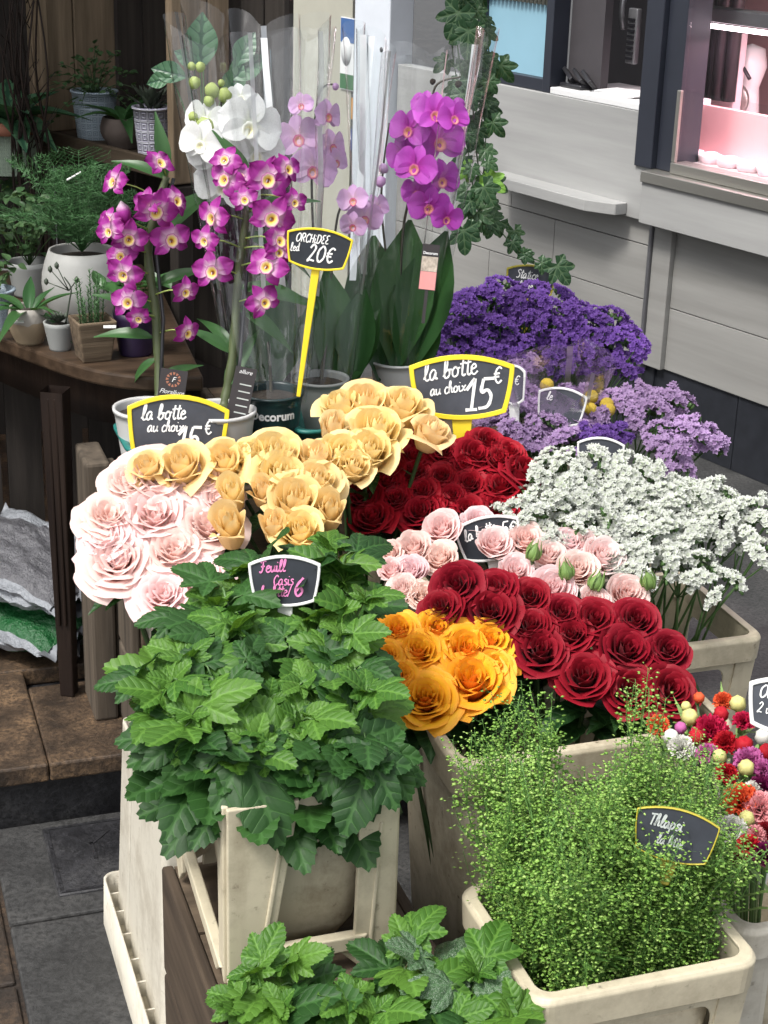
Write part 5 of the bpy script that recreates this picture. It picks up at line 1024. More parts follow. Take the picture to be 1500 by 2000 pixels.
def leafy(root, z, n, R, H, leafsz, mat, seed, me=None, name='leaf', trail=0.0):
    """bushy plant: stems with many small leaves, each a leaf of its own"""
    random.seed(seed); ms = me or [leaf_simple(1, 0.42, 0.2, 0.2, seed=i, nt=5, mat=mat) for i in range(2)]
    b = MB(); ns = max(5, n//9); k = 0
    for i in range(ns):
        a = i*2.4; rr = R*math.sqrt((i+.5)/ns); tip = Vector((math.cos(a)*rr, math.sin(a)*rr, z+H*(1-0.5*(rr/R)**2)*U(0.75, 1.1)-trail*(rr/R)**3)); pts = spline([(0, 0, z), tip*0.5+Vector((0, 0, z*0.5+H*0.2)), tip], 5); b.tube(pts, 0.0014, 0.0007, 4)
        for j in range(n//ns):
            q = pts[min(len(pts)-1, 2+int(rnd()*(len(pts)-2)))]+Vector((U(-1, 1), U(-1, 1), U(-1, 1)))*leafsz*0.5; d = Vector((U(-1, 1), U(-1, 1), U(-.3, .8))).normalized(); put_leaf(ms[k % len(ms)], root, q, d, (UPV+Vector((U(-.6, .6), U(-.9, .3), 0))).normalized(), leafsz*U(0.7, 1.3), name); k += 1
    b.ob('stems', M['rstem'], root)
ZT = 0.75
def tpos(u, v, z=ZT): p = P(u, v, z=z); return p
def tag_card(root, p, w=0.022, h=0.016, name='price_tag'):
    b = MB(); b.box(-w/2, w/2, -.0006, .0006, 0, h); b.ob(name, M['paper'], root, p, smooth=False)
def faceX(p, lean=0.0): z = (CAMP-p); z.z = 0; z.normalize(); x = UPV.cross(z); return frame(x, UPV, z, Vector((0, 0, 0)))
def twotone(name, c1, c2, zc):
    m, N, L, B = newmat(name); tc = N.new('ShaderNodeTexCoord'); sp = N.new('ShaderNodeSeparateXYZ'); L.new(tc.outputs['Object'], sp.inputs[0])
    f = mathn(N, L, 'ADD', sp.outputs[2], mathn(N, L, 'MULTIPLY', mathn(N, L, 'SUBTRACT', noisen(N, L, 40, 4), 0.5), 0.02)); L.new(mixc(N, L, mathn(N, L, 'GREATER_THAN', f, zc), c1, c2), B.inputs['Base Color']); B.inputs['Roughness'].default_value = 0.6; bump(N, L, B, noisen(N, L, 120, 4), 0.4); return m
def embossed(name, c1, c2, scale):
    m, N, L, B = newmat(name); tc = N.new('ShaderNodeTexCoord'); v = N.new('ShaderNodeTexVoronoi'); v.inputs['Scale'].default_value = scale; v.feature = 'DISTANCE_TO_EDGE'; v.inputs['Randomness'].default_value = 0.0
    L.new(tc.outputs['UV'], v.inputs['Vector']); w = N.new('ShaderNodeMath'); w.operation = 'SINE'; L.new(mathn(N, L, 'MULTIPLY', v.outputs['Distance'], 26.0), w.inputs[0])
    L.new(mixc(N, L, ramp(N, L, w.outputs[0], [(0.35, 0.0), (0.55, 1.0)]), c1, c2), B.inputs['Base Color']); B.inputs['Roughness'].default_value = 0.5; bump(N, L, B, w.outputs[0], 0.6, 0.002); return m
M['emb_blue'] = embossed('blue_embossed_tin', (0.30, 0.38, 0.46), (0.52, 0.60, 0.66), 9); M['emb_lil'] = embossed('lilac_embossed_ceramic', (0.32, 0.31, 0.40), (0.66, 0.66, 0.72), 6); M['emb_green'] = embossed('green_speckled_ceramic', (0.26, 0.33, 0.26), (0.38, 0.46, 0.36), 14)
def uvpot(r0, r1, h, mat, root, n=36):
    V = []; UVs = []; F = []; prof = [(r0, 0), (r0+(r1-r0)*.33, h*.33), (r0+(r1-r0)*.66, h*.66), (r1, h), (r1+.003, h), (r1+.003, h+.004), (r1-.004, h+.004), (r1-.006, h*.8)]
    for (r, z) in prof:
        for j in range(n+1): a = 2*PI*j/n; V.append((r*math.cos(a), r*math.sin(a), z)); UVs.append((j/n*2.2, z/h*0.75))
    for i in range(len(prof)-1):
        for j in range(n): F.append((i*(n+1)+j, i*(n+1)+j+1, (i+1)*(n+1)+j+1, (i+1)*(n+1)+j))
    return ob('pot', mesh('pot', V, F, mat, True, None, UVs), root)
# pots along the table edge
def plantpot(u, v, label, cat='potted plant', z=ZT, name='potted_plant', s=None): 
    p = P(u, v, z=z) if s is None else P(u, v, s=s); return thing(name, label, cat, TR(p), 'small potted plants'), p
r, p = plantpot(58, 668, 'two-tone grey and sandy round pot with variegated plant on the table edge')
potmesh(0.026, 0.034, 0.068, bulge=0.008).ob('pot', twotone('two_tone_glaze', (0.26, 0.20, 0.13), (0.30, 0.28, 0.25), 0.042), r); soil(0.029, 0.058).ob('soil', M['soil'], r); strap_leaf_set(r, 0.055, 11, 0.085, M['varieg'], 0.85, 0.13, 5, 0.6); tag_card(r, TR((-.012, -.036, .05)) @ faceX(p))
r, p = plantpot(118, 682, 'small plain grey pot with rosette succulent and budding stalk')
potmesh(0.020, 0.029, 0.052).ob('pot', M['potg'], r); soil(0.025, 0.045).ob('soil', M['soil'], r)
random.seed(4); sm = [leaf_simple(1, 0.22, -0.2, 0.3, seed=i, nt=5, mat=M['succ']) for i in range(1)]
for i in range(26): a = i*2.4; e = 1.35-1.1*i/26; put_leaf(sm[0], r, Vector((0, 0, .05)), Vector((math.cos(a)*math.cos(e), math.sin(a)*math.cos(e), math.sin(e))), UPV, 0.012+0.018*i/26)
b = MB(); b.tube(spline([(.012, 0, .05), (.02, 0, .09), (.024, .0, .115), (.012, 0, .135)], 4), 0.0018, 0.0012, 5)
for d in ((-.012, .148), (-.02, .125), (.035, .13), (.0, .155)): b.tube([(.02, 0, .11), (d[0], 0, d[1])], 0.0012, n=4); b.lathe([(.0008, -.006), (.0042, -.002), (.004, .003), (.0008, .007)], 6, TR((d[0], 0, d[1])))
b.ob('flower_stalk', M['succ'], r)
r, p = plantpot(183, 700, 'square bark-faced pot with small upright conifer-like plant')
b = MB(); x0, x1 = .026, .036; b.add([(-x0,-x0,0),(x0,-x0,0),(x0,x0,0),(-x0,x0,0),(-x1,-x1,.075),(x1,-x1,.075),(x1,x1,.075),(-x1,x1,.075),(-x1+.006,-x1+.006,.075),(x1-.006,-x1+.006,.075),(x1-.006,x1-.006,.075),(-x1+.006,x1-.006,.075),(-x1+.008,-x1+.008,.06),(x1-.008,-x1+.008,.06),(x1-.008,x1-.008,.06),(-x1+.008,x1-.008,.06)], [(3,2,1,0)]+[(k*4+i, k*4+(i+1) % 4, k*4+4+(i+1) % 4, k*4+4+i) for k in range(3) for i in range(4)]+[(12,13,14,15)])
bev(b.ob('pot', wood('bark_pot', (0.045, 0.03, 0.02), (0.20, 0.15, 0.10), 0, 0.9, 14, 1.0), r, Matrix.Rotation(0.45, 4, 'Z'), smooth=False), 0.005)
random.seed(9); soil(0.028, .062).ob('soil', M['soil'], r)
for i in range(13):
    a = i*2.4; rr = 0.022*math.sqrt((i+.5)/13); h = U(.05, .105); b = MB(); base = Vector((rr*math.cos(a), rr*math.sin(a), .06)); tip = base+Vector((rr*.3*math.cos(a), rr*.3*math.sin(a), h)); b.tube([base, tip], .0012, .0008, 4)
    for k in range(int(h*520)):
        f = k/(h*520); q = base.lerp(tip, f); aa = k*2.4; d = Vector((math.cos(aa), math.sin(aa), .7)).normalized()*.010; w = d.cross(UPV).normalized()*.0016; b.add([q-w, q+w, q+d], [(0, 1, 2)])
    b.ob('shoot', M['rosemary'], r)
tag_card(r, TR((.036, -.03, .07)) @ faceX(p))
r, p = plantpot(-6, 640, 'blue and white patterned pot cut by the left image edge'); uvpot(.028, .036, .072, M['emb_blue'], r); leafy(r, .06, 30, .06, .08, .022, M['small'], 3)
r, p = plantpot(165, 620, 'large white ribbed planter with feathery fern behind the small pots', 'planter', z=0.752)
potmesh(.060, .064, .135, bulge=.018, wob=lambda a, z: 0.012*math.sin(z*260)).ob('pot', M['potg'].copy(), r); bpy.data.objects[r.children[-1].name].data.materials[0] = plain('white_ribbed_ceramic', (0.42, 0.42, 0.40), 0.6)
soil(.056, .12).ob('soil', M['soil'], r)
def fern(root, z, n, L, seed, mat, rise=0.7, fine=1.0):
    random.seed(seed)
    for i in range(n):
        a = i*2.4+U(-.3, .3); e = U(.3, 1.2)*rise+.25; d = Vector((math.cos(a)*math.cos(e), math.sin(a)*math.cos(e), math.sin(e))); l = L*U(.6, 1.1)
        pts = spline([Vector((0, 0, z)), d*l*.55+Vector((0, 0, z)), d*l+Vector((0, 0, z-l*.22))], 8); b = MB(); b.tube(pts, .0011, .0005, 4); side = d.cross(UPV).normalized()
        for k in range(3, len(pts)):
            f = k/len(pts); bl = l*.30*math.sin(PI*min(.95, f*.85+.1))
            for sg in (-1, 1):
                q = pts[k]; dd = (side*sg+d*.5).normalized(); e2 = q+dd*bl+Vector((0, 0, -.1*bl)); b.tube([q, e2], .0005, .0002, 3, cap=False)
                for m in range(int(12*fine)):
                    g_ = (m+.6)/(12*fine); c = q.lerp(e2, g_); v = (Vector((U(-1, 1), U(-1, 1), U(-.6, 1)))).normalized()*bl*.22; w = v.cross(dd).normalized()*.0007; b.add([c-w, c+w, c+v], [(0, 1, 2)])
        b.ob('frond', mat, root)
fern(r, .13, 30, .24, 12, M['fern'], 1.0); tag_card(r, TR((0.0, -.05, .285)) @ faceX(p) @ Matrix.Rotation(.5, 4, 'Z'), .03, .014)
r, p = plantpot(60, 575, 'dark small-leaved plant filling the left of the table', z=0.752); potmesh(.035, .045, .07).ob('pot', M['potg'], r); leafy(r, .06, 130, .12, .16, .02, M['small'], 21)
r, p = plantpot(20, 480, 'tall dark leafy plant at the left edge above the table', s=3.75); leafy(r, -.05, 130, .16, .22, .026, M['small'], 22); potmesh(.04, .05, .08).ob('pot', M['potg'], r, TR((0, 0, -.12)))
r, p = plantpot(265, 690, 'dark violet pot half hidden behind the orchid canes', z=0.75); potmesh(.03, .04, .08).ob('pot', plain('dark_violet_pot', (0.025, 0.015, 0.045), 0.4), r); leafy(r, .07, 46, .07, .1, .035, M['dleaf'], 31)
# ---- wooden shelf crate with pots (its own orientation)
SX = Vector((0.669, -0.743, 0)); SY = Vector((0.743, 0.669, 0)); SO = P(352, 322, s=3.45)
FS = frame(SX, SY, UPV, SO)
sc = thing('shelf_crate', 'upright wooden crate used as shelf for patterned pots', 'crate', FS)
def sbox(name, x0, x1, y0, y1, z0, z1, mat, parent=sc): b = MB(); b.box(x0, x1, y0, y1, z0, z1); return bev(b.ob(name, M[mat], parent, smooth=False), .003)
def sinv(p): return FS.inverted() @ p
xl = -0.54
sbox('shelf_board', xl-.03, -.003, 0.0, .11, -.03, -.008, 'woodh'); sbox('shelf_board', xl-.03, -.003, .115, .22, -.03, -.008, 'woodh'); sbox('front_lath', xl-.03, -.022, -.014, -.001, -.035, .004, 'woodh')
sbox('side_panel', -.021, 0, -.016, .07, -.04, .75, 'woods'); sbox('side_panel', -.021, 0, .074, .125, -.04, .75, 'woods')
sbox('side_panel', xl-.02, xl, -.016, .09, -.007, .75, 'woods'); sbox('side_panel', xl-.02, xl, .094, .2, -.007, .75, 'woods'); sbox('corner_batten', xl+.001, xl+.03, -.012, .01, .0, .75, 'woods')
for i in range(5): sbox('back_board', xl+.104*i+.002, xl+.104*(i+1)-.006, .205, .22, -.007, .75, 'woodk')
sbox('foot_block', xl-.05, xl-.005, -.02, .16, -.085, -.036, 'woodh')
for i in range(3): sbox('lower_board', xl-.1+.17*i, xl+.06+.17*i, .20, .215, -.5, -.04, 'woodk')
sbox('lower_post', -.03, 0, -.01, .03, -.5, -.045, 'woodk')
sc2 = thing('shelf_crate', 'dark wooden crate behind the orchid sleeves', 'crate', FS); sbox('back_board', .004, .078, .15, .165, -.6, .75, 'woodk', sc2); sbox('back_board', .083, .145, .15, .165, -.6, .75, 'woodk', sc2)
def shelfpot(x, y, label, z=-.0075): r_ = thing('potted_plant', label, 'potted plant', FS @ TR((x, y, z)), 'pots on the crate shelf'); return r_
r = shelfpot(-.42, .065, 'pale blue embossed tin pot with tangled wire vine'); uvpot(.040, .050, .10, M['emb_blue'], r); leafy(r, .09, 230, .14, .11, .013, M['small'], 41, trail=.10)
r = shelfpot(-.275, .045, 'brown rounded bowl with pale striped leaves'); potmesh(.032, .044, .065, bulge=.012).ob('pot', plain('brown_bowl', (0.085, 0.065, 0.055), .8, bumps=.5), r); soil(.036, .055).ob('soil', M['soil'], r); strap_leaf_set(r, .055, 10, .105, M['varieg'], .95, .14, 6, .5)
r = shelfpot(-.145, .03, 'lilac white pot with raised medallion pattern'); uvpot(.029, .038, .10, M['emb_lil'], r); soil(.032, .09).ob('soil', M['soil'], r)
random.seed(3)
for i in range(46): a = i*2.4; e = 1.5-1.2*i/46; put_leaf(sm[0], r, Vector((math.cos(a)*.02*i/46, math.sin(a)*.02*i/46, .09+.03*rnd())), Vector((math.cos(a)*math.cos(e), math.sin(a)*math.cos(e), math.sin(e))), UPV, .022+.018*rnd())
# leafy pot and twigs at far left
r = thing('potted_plant', 'terracotta-rimmed speckled green pot with broad dark leaves at upper left', 'potted plant', TR(P(22, 335, s=3.75)), 'small potted plants')
uvpot(.06, .064, .085, M['emb_green'], r); b = MB(); b.lathe([(.064, .085), (.072, .086), (.074, .112), (.062, .112), (.06, .09)], 28); b.ob('rim', M['terra'], r)
strap_leaf_set(r, .10, 13, .15, M['calathea'], .9, .26, 8, .45); tag_card(r, TR((-.02, -.07, .09)) @ faceX(P(22, 335, s=3.75)))
tw = thing('dry_twigs', 'bundle of dark dry twigs standing left of the shelf crate', 'twigs', TR(P(62, 420, s=3.62)), None); random.seed(6)
for i in range(12):
    b = MB(); x = U(-.03, .03); b.tube(spline([(x, 0, -.3), (x+U(-.02, .02), U(-.02, .02), .1), (x+U(-.04, .04), U(-.03, .03), .3), (x+U(-.08, .06), U(-.03, .03), .6)], 5), .004, .0015, 5)
    for k in range(5): z = U(0, .55); d = Vector((U(-1, 1), U(-.4, .4), 1)).normalized(); b.tube([(x, 0, z), Vector((x, 0, z))+d*U(.04, .1)], .0014, .0006, 4)
    b.ob('twig', M['woodd'], tw)
cal = thing('calathea_plant', 'calathea with veined green leaves rising behind the white orchid', 'houseplant', TR(P(400, 330, s=3.24)), None)
for i, (u, v, L, dx, dz) in enumerate(((392, 105, .105, .05, 1), (345, 145, .07, -1, .25), (465, 140, .085, .8, .5), (450, 175, .075, .3, .6), (320, 155, .05, -.9, -.2), (470, 110, .07, .5, .9), (380, 120, .06, -.6, .3), (430, 250, .08, .4, .6))):
    q = P(u, v, s=3.2)-P(400, 330, s=3.24); d = Vector((dx, 0, dz)).normalized()
    put_leaf(leaf_simple(1, .30, .1+.1*(i % 3), .2, seed=i, nt=11, wmax=.5, mat=M['calathea']), cal, q-d*L*.3, d, Vector((.1, -1, .35)), L)
    b = MB(); b.tube(spline([(0, 0, -.1), (q-d*L*.3)*.5, q-d*L*.3], 5), .0016, n=5); b.ob('petiole', M['stem'], cal)
# ---- bags of potting soil under the table
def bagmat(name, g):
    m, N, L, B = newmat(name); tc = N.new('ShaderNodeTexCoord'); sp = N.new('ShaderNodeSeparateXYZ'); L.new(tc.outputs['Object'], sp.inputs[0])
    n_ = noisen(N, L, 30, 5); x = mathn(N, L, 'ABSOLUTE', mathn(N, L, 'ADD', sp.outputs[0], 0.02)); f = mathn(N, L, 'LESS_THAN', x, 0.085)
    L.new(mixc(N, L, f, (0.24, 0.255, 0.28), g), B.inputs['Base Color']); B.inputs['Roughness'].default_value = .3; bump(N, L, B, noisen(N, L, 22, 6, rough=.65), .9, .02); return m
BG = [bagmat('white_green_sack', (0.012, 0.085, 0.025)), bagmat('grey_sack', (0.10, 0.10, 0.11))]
SK = [((60, 1330), .0, .9, .10, 0, 'lowest white sack of potting soil under the table'), ((85, 1255), .0, .62, -.22, 0, 'green and white sack of soil lettered VAN under the table'), ((105, 1160), .0, .85, .12, 0, 'green-fronted crumpled sack, third from the floor'), ((85, 1080), .0, .70, -.12, 1, 'grey plastic sack on top of the soil sacks')]
for i, ((u, v), _, rz, tl, mt, lb) in enumerate(SK):
    p = W(0.30+.015*(i % 2), 3.055, .123+.05*i)
    t = thing('soil_sack', lb, 'sack', TR(p) @ Matrix.Rotation(PHI+rz, 4, 'Z') @ Matrix.Rotation(tl, 4, 'Y') @ Matrix.Rotation(.06*(i-1), 4, 'X'), 'sacks under the table'); nx, ny = 34, 26; V = []; F = []
    for sd_ in (1, -1):
        for j in range(ny+1):
            for k in range(nx+1):
                x = -1+2*k/nx; y = -1+2*j/ny; hgt = (max(0, 1-abs(x)**3)*max(0, 1-abs(y)**3))**.5
                w = (noise.noise(Vector((x*3+i*5, y*3, sd_)))*.016+abs(noise.noise(Vector((x*7+i*5, y*7, sd_))))*.016)*hgt + noise.noise(Vector((x*5+i, y*5, 3)))*.012*(1-hgt); e = 1+.07*noise.noise(Vector((x*3, y*3, i)))
                V.append((x*.115*e, y*.155*e, .034+sd_*(.030*hgt)+w))
    m_ = (nx+1)*(ny+1)
    for sd_ in (0, 1):
        for j in range(ny):
            for k in range(nx): q = (j*(nx+1)+k, j*(nx+1)+k+1, (j+1)*(nx+1)+k+1, (j+1)*(nx+1)+k); F.append(tuple(sd_*m_+x for x in (q if sd_ == 0 else q[::-1])))
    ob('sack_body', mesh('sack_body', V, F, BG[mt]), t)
    for sy in (-1, 1):
        V = []; F = []; n = 30
        for k in range(n+1):
            x = -.115+.23*k/n; V += [(x, sy*(.146+.006*math.sin(k*1.3)), .034+.006*math.sin(k*.9+i)), (x*1.02, sy*(.172+.006*math.sin(k*.7+i)), .030+.014*math.sin(k*1.1+i*2))]
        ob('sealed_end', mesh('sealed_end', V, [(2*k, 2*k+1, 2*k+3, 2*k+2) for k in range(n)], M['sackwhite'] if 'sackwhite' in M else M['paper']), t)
    if i == 1:
        pp_ = P(158, 1222, s=(p-CAMP).length-.15); zz = (CAMP-pp_); zz.z *= .4; zz.normalize(); xx = UPV.cross(zz).normalized(); Lm = t.matrix_local.inverted() @ frame(xx, zz.cross(xx), zz, pp_) @ Matrix.Rotation(math.radians(-62), 4, 'Z')
        b = MB(); b.box(-.05, .05, -.013, .013, -.004, .0); pn = b.ob('name_panel', M['black'], t, Lm, smooth=False); ob('lettering', textmesh('VAN', .026, M['paper'], bold=.001), pn, TR((0, 0, .0006)))

# ------------------------------------------------------------------ orchids
def opetal(L, w, mat, cup=0.15, ruf=0.0, seed=0, wmax=0.55, name='petal', tip=0.62):
    def f(s, t):
        ww = w*(max(0.0, math.sin(PI*min(1, t**(math.log(0.5)/math.log(wmax)))))**tip)+0.03*(1-t); z = -cup*t*t+0.5*cup*t+abs(s)*ww*0.25+ruf*math.sin(s*6+seed+t*5)*t
        return (s*ww*L, t*L, z*L), t
    g = grid(7, 7, f); return mesh(name, g[0], g[1], mat, True, {'t': g[2]})
DP = [opetal(1, .31, M['dend'], .25, .03, 1, .5, tip=.95), opetal(1, .44, M['dend'], .15, .07, 2, .52, tip=.85), opetal(1, .33, M['dend'], -.1, .04, 3)]
def lipmesh(mat, R=0.55):
    b = MB(); n = 18; prof = [(.02, -.12), (.14, -.1), (.24, .0), (.36, .10), (.48, .17), (.58, .15)]
    for k, (r, z) in enumerate(prof):
        for j in range(n): a = 2*PI*j/n; rr = r*(1+.05*math.sin(7*a)*(k > 3)); b.V.append(Vector((rr*math.cos(a), rr*math.sin(a)*1.08-.08, z))); b.t.append(k/(len(prof)-1))
    b.F = [(k*n+j, k*n+(j+1) % n, (k+1)*n+(j+1) % n, (k+1)*n+j) for k in range(len(prof)-1) for j in range(n)]
    return b.mesh('flower', mat)
DLIP = lipmesh(M['dlip'])
def dflower(root, p, nrm, size, seed):
    random.seed(seed); z = nrm.normalized(); x = UPV.cross(z).normalized(); y = z.cross(x); Mx = frame(x, y, z, p) @ Matrix.Rotation(U(-.5, .5), 4, 'Z') @ SCL(size)
    LS = TR((0, -.02, .03)) @ SCL(.54); fl = ob('flower', DLIP, root, Mx @ LS); LI = LS.inverted()
    for k, (a, me, l) in enumerate(((0, 0, 1.0), (2.15, 0, .95), (-2.15, 0, .95), (1.25, 1, 1.0), (-1.25, 1, 1.0))):
        ob('petal', DP[me if k % 2 else 0] if me == 0 else DP[1], fl, LI @ Matrix.Rotation(a+U(-.12, .12), 4, 'Z') @ TR((0, .05, -.012*(k+1))) @ Matrix.Rotation(U(-.35, .25), 4, 'X') @ SCL(l))
def dbudflower(root, p, d, size, mat):
    b = MB(); b.lathe([(.02, 0), (.28, .3), (.34, .6), (.22, .95), (.03, 1.15)], 10, wob=lambda a, z: .12*math.cos(3*a)); b.t = [min(1, max(0, v.z)) for v in b.V]; return b.ob('flower_bud', mat, root, TR(p) @ align(d) @ SCL(size))
M['cane'] = plain('orchid_cane', (0.075, 0.095, 0.04), .5, var=.3, nscale=18)
DLF = [leaf_simple(1, .13, .35+.2*i, .2, seed=i, nt=9, mat=M['dleaf']) for i in range(3)]
def dendro(label, potuv, cane, flowers, leaves, buds=(), s=2.9, potr=.058):
    bp = P(*potuv, z=.622); root = thing('dendrobium_orchid', label, 'orchid', TR(bp), 'dendrobium orchids')
    potmesh(potr*.78, potr, .105, lip=.004).ob('pot', M['potw'], root); soil(potr*.9, .092).ob('soil', M['soil'], root)
    sb = (bp-CAMP).length; pts = [P(u, v, s=s)-bp for u, v in cane]; pts = [Vector((pts[0].x*.3, pts[0].y*.3, .09))]+pts; sp = spline(pts, 10)
    b = MB(); b.tube(sp, lambda f: (.0092-.003*f)*(1+.2*abs(math.sin(f*26))), n=8); b.ob('cane', M['cane'], root)
    b = MB(); off = Vector((.014, -.012, 0)); st = [Vector((.02, -.01, .09))]+[q+off for q in pts[2:]]; b.tube(st, .0035, n=6); b.ob('support_stick', M['black'], root)
    for i, (u, v, dpx, dx, dy) in enumerate(flowers):
        q = P(u, v, s=s-.04-.02*(i % 3))-bp; near = min(sp, key=lambda k: (k-q).length-.3*(k.z < q.z)); tc = (CAMP-q-bp).normalized(); nrm = (tc+Vector((dx*1.3+U(-.35, .35), U(-.2, .2), dy*1.3+U(-.3, .3)))).normalized(); rr = dpx*.5*s/FPX
        dflower(root, q, nrm, rr, i*7+int(u)); b = MB(); b.tube(spline([near, near.lerp(q, .5)+Vector((0, 0, .006)), q-nrm*.006], 3), .0016, .0012, 4); b.ob('pedicel', M['lime'], root)
    for (u, v, dpx, c) in buds: dbudflower(root, P(u, v, s=s-.05)-bp, Vector((U(-.4, .4), -.2, -1)), dpx*s/FPX, M[c])
    for i, (u0, v0, u1, v1) in enumerate(leaves):
        q0 = P(u0, v0, s=s)-bp; q1 = P(u1, v1, s=s-.03+.02*(i % 3))-bp; d = q1-q0; put_leaf(DLF[i % 3], root, q0, d.normalized()+UPV*.12, (UPV*.6+(CAMP-bp).normalized()*.7).normalized(), d.length*1.05)
    return root
dendro('left dendrobium orchid with purple flowers and yellow eyes', (292, 908), [(312, 770), (305, 620), (290, 480), (325, 345)],
 [(312,318,70,.3,.5),(222,355,72,-.8,.1),(305,412,88,.0,-.1),(345,392,72,.4,.1),(252,466,78,-.2,-.1),(213,452,62,-.6,0),(334,468,84,.25,0),(212,428,50,-.7,.2),(242,536,76,-.2,-.1),(250,590,76,-.3,0),(366,650,62,.5,-.2),(362,570,60,.6,0),(236,500,66,-.5,.1),(270,622,52,-.1,-.4),(288,395,60,-.3,.3)],
 [(325,345,310,235),(325,350,240,300),(290,480,400,340),(305,610,200,570),(300,660,200,640),(308,700,245,735),(300,560,390,520),(312,740,380,705)], [(236,392,42,'dend')])
dendro('right dendrobium orchid with purple flowers on a dark stake', (433, 912), [(438, 790), (455, 690), (468, 520), (492, 360)],
 [(440,350,80,-.3,.1),(525,350,92,.1,.1),(532,426,92,.1,0),(415,425,84,-.5,0),(478,390,58,.1,.3),(522,520,84,.1,-.1),(415,530,84,-.3,-.1),(516,590,74,.2,-.1),(546,470,74,.3,0),(440,312,66,-.2,.3),(562,330,70,.6,.2),(545,492,62,.4,.1),(470,345,60,0,.3),(575,395,56,.6,.1),(400,470,62,-.6,.1)],
 [(492,360,435,262),(480,420,600,370),(470,460,610,490),(465,560,605,585),(462,600,570,660),(455,680,400,610),(452,690,380,640),(440,760,490,650)], [], s=2.88)
# ---- moth orchids in cellophane
def phal_meshes(mat): return opetal(1, .62, mat, .12, .015, 1, .55), opetal(1, .34, mat, .1, .01, 2, .5)
PHM = {k: phal_meshes(M[k]) for k in ('phw', 'phl', 'phm')}
PLIP = lipmesh(M['lipy']); M['lipw'] = petal('white_orchid_lip', [(0.0, (0.75, 0.62, 0.15)), (0.5, (0.85, 0.84, 0.62)), (1.0, (0.88, 0.89, 0.86))], 0.45, 0.2); PLIPW = lipmesh(M['lipw'])
def pflower(root, p, nrm, size, key, seed):
    random.seed(seed); z = nrm.normalized(); x = UPV.cross(z).normalized(); y = z.cross(x); Mx = frame(x, y, z, p) @ Matrix.Rotation(U(-.35, .35), 4, 'Z') @ SCL(size)
    fl = ob('flower', PLIPW if key == 'phw' else PLIP, root, Mx @ TR((0, -.12, .05)) @ SCL(.42)); inv = (TR((0, -.12, .05)) @ SCL(.42)).inverted()
    for k, (a, me, l) in enumerate(((0, 1, .95), (2.2, 1, .95), (-2.2, 1, .95), (1.45, 0, 1.02), (-1.45, 0, 1.02))): ob('petal', PHM[key][me], fl, inv @ Matrix.Rotation(a+U(-.08, .08), 4, 'Z') @ TR((0, .02, .012*(k > 2))) @ Matrix.Rotation(U(-.2, .2), 4, 'X') @ SCL(l))
OLF = [leaf_simple(1, .2, .12+.1*i, .35, seed=i, nt=11, wmax=.55, mat=M['orchleaf']) for i in range(3)]
def phal(label, potuv, z, spikes, flowers, leaves, buds, key, s, pot=('potw', .05, .10)):
    bp = P(*potuv, z=z); root = thing('moth_orchid', label, 'orchid', TR(bp), 'moth orchids in cellophane')
    potmesh(pot[1]*.75, pot[1], pot[2], lip=.003).ob('pot', M[pot[0]], root); soil(pot[1]*.9, pot[2]*.9).ob('bark_soil', M['soil'], root)
    for i, sp in enumerate(spikes):
        b = MB(); b.tube(spline([Vector((0, 0, pot[2]*.8))]+[P(u, v, s=s)-bp for u, v in sp], 8), .0032, .0018, 6); b.ob('flower_spike', plain('dark_spike', (0.035, 0.03, 0.018), .4), root)
    for i, (u, v, dpx, dx, dy) in enumerate(flowers):
        q = P(u, v, s=s-.03-.025*(i % 3))-bp; nrm = ((CAMP-q-bp).normalized()+Vector((dx, 0, dy))).normalized(); pflower(root, q, nrm, dpx*.5*s/FPX, key, i*5+int(v))
    for (u, v, dpx, c) in buds:
        b = MB(); b.lathe([(.03, -.5), (.35, -.3), (.48, .05), (.36, .4), (.04, .6)], 10, wob=lambda a, z_: .08*math.cos(3*a)); b.t = [.3+.5*(v_.z+.5) for v_ in b.V]; b.ob('bud', M[c], root, TR(P(u, v, s=s-.03)-bp) @ align(Vector((U(-.5, .5), -.3, U(.4, 1)))) @ SCL(dpx*s/FPX))
    for i, (u0, v0, u1, v1) in enumerate(leaves):
        q0 = P(u0, v0, s=s)-bp; q1 = P(u1, v1, s=s-.02+.02*(i % 3))-bp; d = q1-q0; put_leaf(OLF[i % 3], root, q0, d.normalized(), ((CAMP-bp).normalized()+Vector((U(-.5, .5), 0, 0))).normalized(), d.length)
    return root
random.seed(70)
phal('white moth orchid with lime buds in a dark pot', (530, 888), .622, [[(520, 650), (470, 450), (440, 300), (430, 180)]],
 [(402,232,85,-.4,.1),(425,300,120,-.2,0),(488,245,125,.3,.1),(440,360,120,-.2,-.1),(500,300,110,.2,-.1),(395,280,95,-.5,0),(470,190,60,.2,.3)], [(520,760,545,520),(535,765,585,610),(520,760,495,610),(505,760,480,690)],
 [(375,130,16,'lime'),(391,132,20,'lime'),(380,163,24,'lime'),(415,178,30,'lime'),(441,188,30,'lime'),(408,198,22,'lime'),(378,229,20,'lime'),(399,253,44,'lime'),(432,163,14,'lime')], 'phw', 2.98, ('potd', .055, .118))
